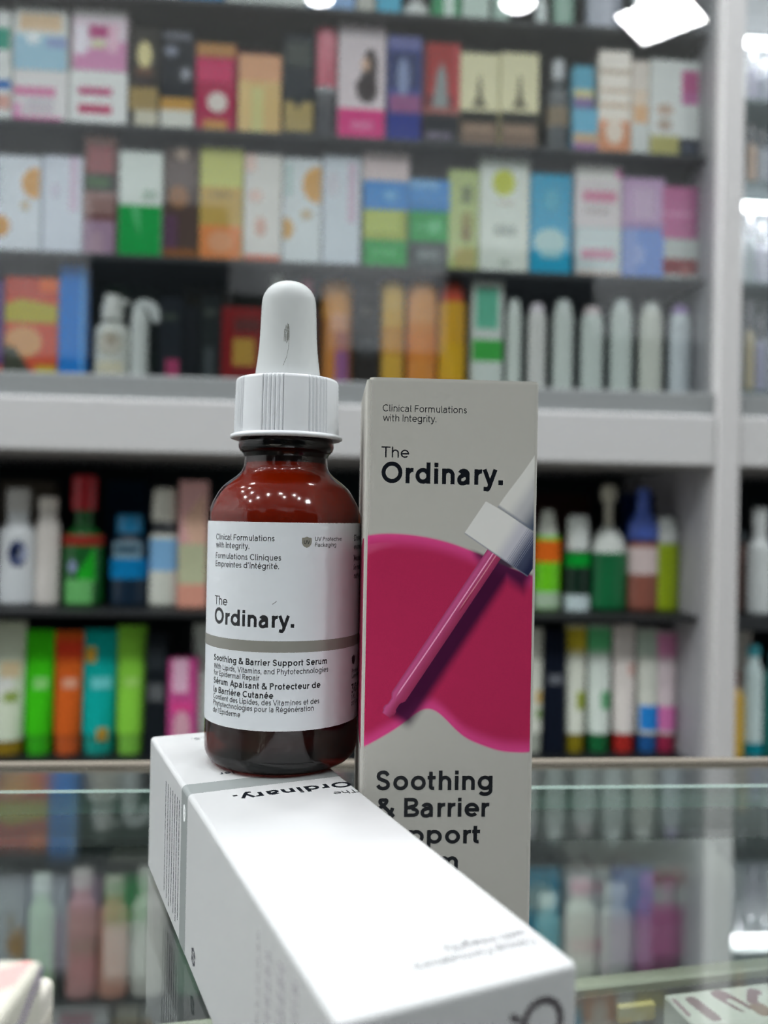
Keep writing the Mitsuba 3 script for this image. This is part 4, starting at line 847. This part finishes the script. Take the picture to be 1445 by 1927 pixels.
wrapped(k, 'label', [('r', .46, .50, .95, .72, 'b06a5c'), ('r', .46, .68, .95, 1, '9a5f92'), ('r', .3, .34, .9, .5, 'd9a07c')])
carton(3, 671, 716, 545, '20201f', [('t', .2, .2, .8, .26, '56504a'), ('r', .1, .5, .9, .7, '33373a')], 'black box between the orange bottles on the fourth row')
turned('bottle', 3, 717, 764, 522, capsule('d9ab34', 'd8b04a', .7, 1.0, 'c98f2a', .3, .55), 'golden yellow bottle with a domed top on the fourth row', 'bottle')
turned('bottle', 3, 769, 826, 523, capsule('e08e34', 'e6a25c', .6, 1.0, 'd98536', .25, .5), 'light orange bottle with a domed top on the fourth row', 'bottle')
turned('bottle', 3, 829, 880, 524, capsule('dca512', 'd24a2a', .80, .86, 'd6a828', .1, .42), 'yellow bottle with a red cap on the fourth row', 'bottle')
carton(3, 889, 949, 524, 'd3dcd6', [('r', .1, .06, .85, .44, '66bb9c'), ('r', .0, .54, 1, .74, '41ab48')], 'white box with mint and green panels on the fourth row')
for i, (x0, x1, yt, c, cap, pos) in enumerate(((956, 984, 562, 'dce5de', 'dfe8e2', 'first from the left'), (997, 1031, 569, 'e2e2de', 'e4dce4', 'second from the left'), (1045, 1083, 562, 'd9e2dc', 'dde6e2', 'third from the left'), (1098, 1140, 574, 'd6e0da', 'ddd0d0', 'fourth from the left'),
                                               (1154, 1195, 558, 'd6e0da', 'dbe4e2', 'third from the right'), (1209, 1253, 565, 'dcdfd4', 'dde2dc', 'second from the right'), (1266, 1307, 572, 'd9e1e6', 'a98cc8', 'last and lilac tipped'))):
    turned('slim_bottle', 3, x0, x1, yt, [('body', [(0, 0), (.95, 0), (1, .02), (1, .80), (.94, .86), (.8, .90), (.8, .90), (0, .90)], c, 'mat_gloss'), ('cap', [(.78, .90), (.74, .965), (.5, 1), (0, 1)], cap, 'mat_gloss')], f'slim white bottle, {pos} of seven on the fourth row', 'bottle', 'seven slim white bottles')
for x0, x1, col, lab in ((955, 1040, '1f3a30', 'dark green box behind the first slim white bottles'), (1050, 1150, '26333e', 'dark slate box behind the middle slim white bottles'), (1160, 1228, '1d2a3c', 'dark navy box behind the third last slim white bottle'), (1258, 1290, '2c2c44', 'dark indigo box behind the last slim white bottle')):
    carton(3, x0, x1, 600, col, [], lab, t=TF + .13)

# --- fifth row, below the white board
turned('bottle', 4, -8, 63, 918, bottle_parts('dadfe2', 'c9c9c6', sh=.66, neck=.6, cw=.66, ch=.2), 'white bottle with a dark blue swirl at the left end of the fifth row', 'bottle')
k = 'bottle_%03d' % used['bottle']
wrapped(k, 'label', [('e', .62, .56, .28, .11, '2c3a66'), ('e', .72, .56, .18, .06, '9aa2bc'), ('e', .58, .54, .12, .05, '141c30')])
turned('bottle', 4, 64, 110, 935, bottle_parts('d9d4ce', 'e2ddd4', sh=.78, neck=.7, cw=.8, ch=.12), 'cream white bottle second from the left on the fifth row', 'bottle')
turned('bottle', 4, 114, 192, 893, bottle_parts('0f5a22', 'b3202c', sh=.56, neck=.45, cw=.62, ch=.27, lab='8f2f28', l0=.46, l1=.54), 'dark green bottle with a red cap on the fifth row', 'bottle')
k = 'bottle_%03d' % used['bottle']
wrapped(k, 'label_patch', [('p', [(.45, .75), (.9, .55), (.95, .8), (.5, .95)], '23a52a'), ('r', .1, .8, .85, .98, '6ab46a'), ('e', .3, .7, .12, .05, '8a93b4')])
turned('bottle', 4, 204, 275, 968, bottle_parts('0a2438', '1d7fae', sh=.74, neck=.6, cw=.72, ch=.2, lab='1176ae', l0=.30, l1=.52), 'navy bottle with a blue cap on the fifth row', 'bottle')
k = 'bottle_%03d' % used['bottle']
wrapped(k, 'label_patch', [('r', .05, .3, .95, .48, '7a98a6'), ('t', .15, .34, .85, .42, '2f4c5e')])
turned('bottle', 4, 280, 336, 918, [('body', [(0, 0), (.95, 0), (1, .03), (1, .58), (.9, .61), (0, .61)], 'd4d7cc', 'mat_gloss'), ('collar', [(.86, .61), (.86, .72), (0, .72)], '22262a', 'mat_gloss'), ('cap', [(0, .72), (.9, .72), (.9, .72), (.82, .96), (.7, 1), (0, 1)], 'e0e0d4', 'mat_gloss'), ('label', [(1.012, .30), (1.012, .57)], '7fb0d8', 'mat_card')], 'white and blue bottle with a white cap and black collar on the fifth row', 'bottle')
carton(4, 337, 392, 905, 'd8a8a6', [('p', [(.2, .3), (.9, .1), (1, .5), (.4, .5)], 'd9b29c'), ('r', 0, .5, 1, .82, 'b9bd9c'), ('r', 0, .82, 1, 1, 'd99a86')], 'pink box beside the shoulder of the brown bottle on the fifth row')
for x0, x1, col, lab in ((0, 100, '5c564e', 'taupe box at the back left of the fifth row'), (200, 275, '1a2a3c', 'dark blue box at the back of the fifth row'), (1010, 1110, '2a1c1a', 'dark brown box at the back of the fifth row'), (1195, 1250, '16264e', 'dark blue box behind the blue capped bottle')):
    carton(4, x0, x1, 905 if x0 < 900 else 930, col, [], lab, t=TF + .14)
turned('bottle', 4, 1012, 1060, 960, [('body', [(0, 0), (.95, 0), (1, .03), (1, .68), (.9, .74), (0, .74)], '6fd11a', 'mat_gloss'), ('cap', [(.8, .72), (.55, .9), (.4, 1), (0, 1)], 'd8ddd2', 'mat_gloss'), ('label', [(1.012, .48), (1.012, .70)], 'e06a22', 'mat_card'), ('foot_label', [(1.012, .02), (1.012, .18)], 'a8c0a4', 'mat_card')], 'bright green bottle with an orange label beside the pink carton', 'bottle')
turned('bottle', 4, 1070, 1116, 970, [('body', [(0, 0), (.95, 0), (1, .03), (1, .60), (.9, .64), (0, .64)], '0c2a1c', 'mat_gloss'), ('cap', [(0, .62), (.92, .62), (.92, .62), (.88, .94), (.7, 1), (0, 1)], 'dfe6e2', 'mat_gloss'), ('label', [(1.012, .46), (1.012, .60)], '129a34', 'mat_card'), ('foot_label', [(1.012, .0), (1.012, .16)], 'c4d4d6', 'mat_card')], 'dark green bottle with a tall white cap on the fifth row', 'bottle')
turned('bottle', 4, 1120, 1190, 912, [('body', [(0, 0), (.95, 0), (1, .03), (1, .44), (.97, .46), (0, .46)], '0f6a3c', 'mat_gloss'), ('shoulder', [(.92, .46), (.84, .56), (.55, .63), (.3, .66), (0, .66)], 'e2e8e2', 'mat_gloss'), ('pump', [(.22, .65), (.22, .86), (.42, .88), (.42, .97), (.3, 1), (0, 1)], 'c6c4b4', 'mat_gloss')], 'green bottle with a white shoulder and pump on the fifth row', 'bottle')
turned('bottle', 4, 1190, 1250, 920, [('body', [(0, 0), (.95, 0), (1, .03), (1, .50), (.9, .56), (0, .56)], '8f5648', 'mat_gloss'), ('cap', [(0, .58), (.98, .58), (.92, .70), (.5, .80), (.4, .82), (.4, 1), (0, 1)], '5470cc', 'mat_gloss'), ('label', [(1.012, .30), (1.012, .52)], 'd3c2c0', 'mat_card')], 'brown bottle with a flared blue cap on the fifth row', 'bottle')
turned('bottle', 4, 1252, 1296, 972, [('body', [(0, 0), (.95, 0), (1, .03), (1, .68), (.8, .72), (0, .72)], '93ab12', 'mat_gloss'), ('cap', [(0, .71), (.88, .71), (.92, .78), (.88, .92), (.6, .99), (0, 1)], 'e2e8e6', 'mat_gloss')], 'yellow green bottle with a round white cap at the right end of the fifth row', 'bottle')

# --- lowest row, tubes standing on their caps
crimp('tube', 5, -22, 43, 1172, 'd5dfc8', '9a7e1a', 'pale fruit print tube with a gold cap at the left end of the lowest row', capf=.11, prints=((.3, .3, .9, .42, 'd2c09a'), (.45, .52, .85, .6, '8aa24a'), (.1, .42, .7, .55, 'dfe2da')))
crimp('tube', 5, 43, 98, 1188, '3fc41c', '37b41a', 'bright green tube on the lowest row', prints=((.35, .38, .85, .47, '8fd77c'),))
crimp('tube', 5, 98, 153, 1190, 'd06026', 'c95c28', 'orange brown tube on the lowest row', bands=((.78, .9, 'd8422a'),), prints=((.35, .38, .85, .46, 'e0a488'),))
crimp('tube', 5, 150, 216, 1188, '12a8a0', '109a8c', 'teal tube with yellow fruit on the lowest row', prints=((.1, .14, .42, .26, 'd6a836'), (.3, .38, .9, .47, '6ccccc'), (.55, .78, .85, .88, 'b08a34')))
crimp('tube', 5, 217, 273, 1180, '86cc44', '7cc046', 'lime green tube on the lowest row', prints=((.3, .40, .8, .47, 'a0d46c'),))
carton(5, 274, 316, 1190, '1d2226', [('r', .1, .1, .9, .3, '2e3438'), ('t', .15, .42, .9, .56, '6c7072')], 'black box with grey print on the lowest row')
carton(5, 316, 372, 1240, 'c04e8c', [('r', .15, .0, .7, .35, 'e0b4cc'), ('r', .1, .45, .9, .55, 'd8488c'), ('e', .5, .72, .3, .18, 'd9a4b4')], 'pink box behind the far end of the lying carton on the lowest row')
crimp('tube', 5, 362, 396, 1176, 'd3dcd4', 'c8d0c8', 'white tube behind the left edge of the brown bottle', t=TF + .04)
crimp('tube', 5, 996, 1026, 1184, 'd5d8cc', 'aab0a4', 'white tube with small coloured spots beside the pink carton', prints=((.5, .5, .9, .6, 'c7a860'), (.5, .65, .9, .72, '7c9a5c')))
carton(5, 1027, 1068, 1186, '171c28', [('r', .15, .36, .85, .44, '686c74')], 'black box with a grey line of print right of the pink carton')
for x0, x1, yt, body, cap, upc_, sp, lab in ((1068, 1108, 1178, 'dfe4d6', '8a7c10', 'c8b838', '9aa84a', 'olive'), (1112, 1156, 1178, 'dbe6de', '116a38', '5cba7c', '6aa87c', 'dark green'), (1160, 1203, 1178, 'e2dbd6', 'b82a22', 'e6dfda', 'd8b8b0', 'red'), (1206, 1248, 1186, 'd3d6cc', '1c5a9a', 'b9cbbc', '2a84d2', 'blue'), (1254, 1293, 1190, 'dccdd2', 'a8284e', 'd78cb4', 'd878b4', 'crimson')):
    crimp('tube', 5, x0, x1, yt, body, cap, f'slim white tube with a {lab} cap on the lowest row', 'slim white tubes with coloured caps', bands=((.78, .97, upc_),), prints=((.5, .52, .95, .66, sp),) if lab in ('olive', 'dark green') else (((.05, .62, .95, .82, sp),) if lab in ('blue', 'crimson') else ((.6, .3, .95, .4, sp),)), capf=.15)
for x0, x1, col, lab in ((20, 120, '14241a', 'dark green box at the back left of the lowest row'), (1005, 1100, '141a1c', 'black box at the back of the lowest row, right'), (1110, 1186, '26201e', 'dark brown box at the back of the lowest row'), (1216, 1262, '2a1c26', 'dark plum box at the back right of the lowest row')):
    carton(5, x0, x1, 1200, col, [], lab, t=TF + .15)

# --- right bay: small glass and chrome bottles, an LED strip, a few goods below
def bay(name, i, x0, x1, ytop, parts, label, cat_='bottle', ratio=1.0, t=.03):
    return turned(name, 0, x0, x1, ytop, parts, label, cat_, 'small bottles in the right bay', t=t if i > 3 else .012, ratio=ratio, on=zr2[i])
def flacon(body, cap): return [('body', [(0, 0), (.9, 0), (1, .04), (1, .55), (.8, .62), (.35, .64), (.35, .68), (0, .68)], body, 'mat_gloss'), ('cap', [(0, .68), (.5, .68), (.5, .68), (.55, .9), (.3, 1), (0, 1)], cap, 'mat_metal')]
for i, row in enumerate((((1412, 1430, 90, 'c8c6d8'), (1432, 1452, 110, 'b8bcc8'), (1454, 1476, 100, 'c8c8d0')), ((1410, 1428, 228, 'd8c0b0'), (1431, 1448, 240, 'c8ccd4'), (1451, 1474, 225, 'd0d0d8')), ((1408, 1424, 400, 'c4ccd0'), (1427, 1450, 420, 'dcdce8'), (1453, 1475, 415, 'c8ccd4')), ((1406, 1424, 560, 'd8ccb0'), (1427, 1444, 590, 'c8c8e0'), (1447, 1470, 575, 'd0d4d8')))):
    for j, (x0, x1, yt, c) in enumerate(row):
        bay('flacon', i, x0, x1, yt, flacon(c, 'd8d8dc'), f'small shiny silver bottle in the right bay, {("first", "second", "third")[j]} on its {("top", "second", "third", "fourth")[i]} shelf')
for yl, x_, lab in ((390, p1 + .006, 'bright white LED strip lamp level with the third row in the right bay'), (80, p1 + .022, 'bright white LED strip lamp near the top of the right bay')):
    led = thing('led_strip', lab, 'lamp'); zl = sz(1425, yl)[1]
    pput(led, 'housing', bx(x_ - .002, SR_ - .01, .0, .012, zl + .009, zl + .016, .001), 'c0c4c6', 'mat_metal')
    m = xf(bx(x_, SR_ - .016, -.002, .010, zl - .006, zl + .008, .001), CM)
    scene[f'{led}__diffuser'] = mikit.ply(m, finish('mat_matt', (.8, .8, .8)), emitter={'type': 'area', 'radiance': {'type': 'rgb', 'value': (TINT * 7).tolist()}})
bay('bottle', 4, 1416, 1462, 955, bottle_parts('d6dcdc', 'd8dedd', sh=.66, neck=.55, cw=.6, ch=.16), 'white bottle in the right bay level with the fifth row', ratio=.7, t=TF)
bay('bottle', 4, 1392, 1416, 1000, bottle_parts('8a6a62', '5d6a70', sh=.7), 'slim brown grey bottle in the right bay beside the white one', ratio=.8, t=TF + .05)
bay('bottle', 5, 1374, 1406, 1262, bottle_parts('cfa83a', '5a3c2c', sh=.72, neck=.5, cw=.62, ch=.2), 'yellow bottle with a brown cap at the foot of the right bay', ratio=.8, t=TF)
bay('bottle', 5, 1408, 1442, 1215, bottle_parts('c8dcdc', '2c8a94', sh=.8, neck=.6, cw=.7, ch=.1, lab='12808c', l0=.02, l1=.14), 'pale teal bottle at the foot of the right bay', ratio=.7, t=TF)
bay('bottle', 5, 1446, 1480, 1230, bottle_parts('1a7a72', '1a5a5c', sh=.8), 'dark teal bottle at the edge of the right bay', ratio=.7, t=TF)
carton(5, 1382, 1416, 1188, 'd4d2cc', [], 'white box standing behind the yellow bottle in the right bay', t=TF + .06, depth=.03)

# --- the shelf below, seen through the counter's glass
for x0, x1, yt, a, c, lab, nm in ((-40, 40, 1640, '3a4038', '2a2e2c', 'dark bottle at the left edge seen through the glass counter', 'pale'), (50, 100, 1650, 'a9c79a', 'dfe6dc', 'pale green bottle with a white cap seen through the glass counter', ''), (122, 180, 1642, 'c48a8c', 'e0d4d2', 'dusty pink bottle, left of two, seen through the glass counter', ''), (184, 240, 1656, 'cf8f7e', 'c9b0b0', 'salmon pink bottle, right of two, seen through the glass counter', ''), (246, 312, 1640, 'cfc8c2', 'd6d2cc', 'cream white bottle left of the lying carton seen through the glass counter', ''),
                             (330, 390, 1660, '5a7a66', 'c8d0ca', 'green bottle hidden behind the lying carton', ''), (1012, 1062, 1690, '8fb0aa', 'dde4e0', 'pale teal bottle beside the upright carton seen through the glass counter', ''), (1070, 1128, 1660, 'd8d6c8', 'd8b0b8', 'cream bottle with a pink cap seen through the glass counter', ''), (1136, 1196, 1672, 'b9b9b6', 'c6c6c4', 'grey white bottle seen through the glass counter at the right', ''), (1204, 1250, 1650, '8a3a6e', 'a8588e', 'purple bottle seen through the glass counter, left of two', ''), (1254, 1294, 1658, '7a2f62', '8f4a80', 'dark purple bottle next to the post seen through the glass counter', '')):
    turned('bottle', 6, x0, x1, yt, bottle_parts(a, c, sh=.74, neck=.6, cw=.7, ch=.14), lab, 'bottle')

# ------------------------------------------------------------------ what lies just under the counter's glass
def under(name, px, py, z, lx, ly, h, yaw, col, label, cat_, prints=()):
    q = unp(px, py, (0, 0, z), EZ); k = thing(name, label, cat_); M = frame((q[0], q[1], z), (math.cos(yaw), math.sin(yaw), 0), (-math.sin(yaw), math.cos(yaw), 0), (0, 0, 1))
    put(k, 'body', xf(bx(0, lx, -ly, 0, -h, 0, .0006), M), col, 'mat_card')
    for part, poly, c in prints:
        p = poly.intersection(sbox(.001, -ly + .001, lx - .001, -.001))
        if not p.is_empty: put(k, part, xf(flat(p, 4e-5, 5e-5), M), c, 'mat_card')
    return k
yw = math.atan2(rd[1], rd[0])
blob = lambda x, y, a, b, r: aff.rotate(aff.scale(sbox(-1, -1, 1, 1).buffer(1.0), a / 2, b / 2, origin=(0, 0)), r, origin=(0, 0)) 
sw = lambda x, y, a, b, r: aff.translate(blob(0, 0, a, b, r), x, y)
under('packet', 1248, 1873, -.0625, .075, .05, .012, yw, 'c9c0ba', 'white packet with dusty purple swirls under the glass at the lower right', 'packet',
      [('swirl', sw(.0085, -.010, .0022, .0070, 8), '8f7478'), ('swirl', sw(.0205, -.0075, .0030, .0066, 20).difference(sw(.0213, -.0105, .0014, .0040, 20)), '8a6a70'), ('swirl', sw(.0300, -.0070, .0024, .0050, -38).difference(sw(.0312, -.0085, .0008, .0026, -38)), '937479'), ('swirl', sw(.0275, -.0140, .0030, .0034, 10), '9c8078'), ('swirl', sw(.0015, -.0080, .0012, .005, 0), 'a08488')])
under('gold_box', 1138, 1866, -.066, .014, .010, .006, yw, 'c9b27e', 'small gold lidded box under the glass beside the near end of the lying carton', 'box', [('lid_band', sbox(0, -.002, .02, 0), 'e0d3a4')])
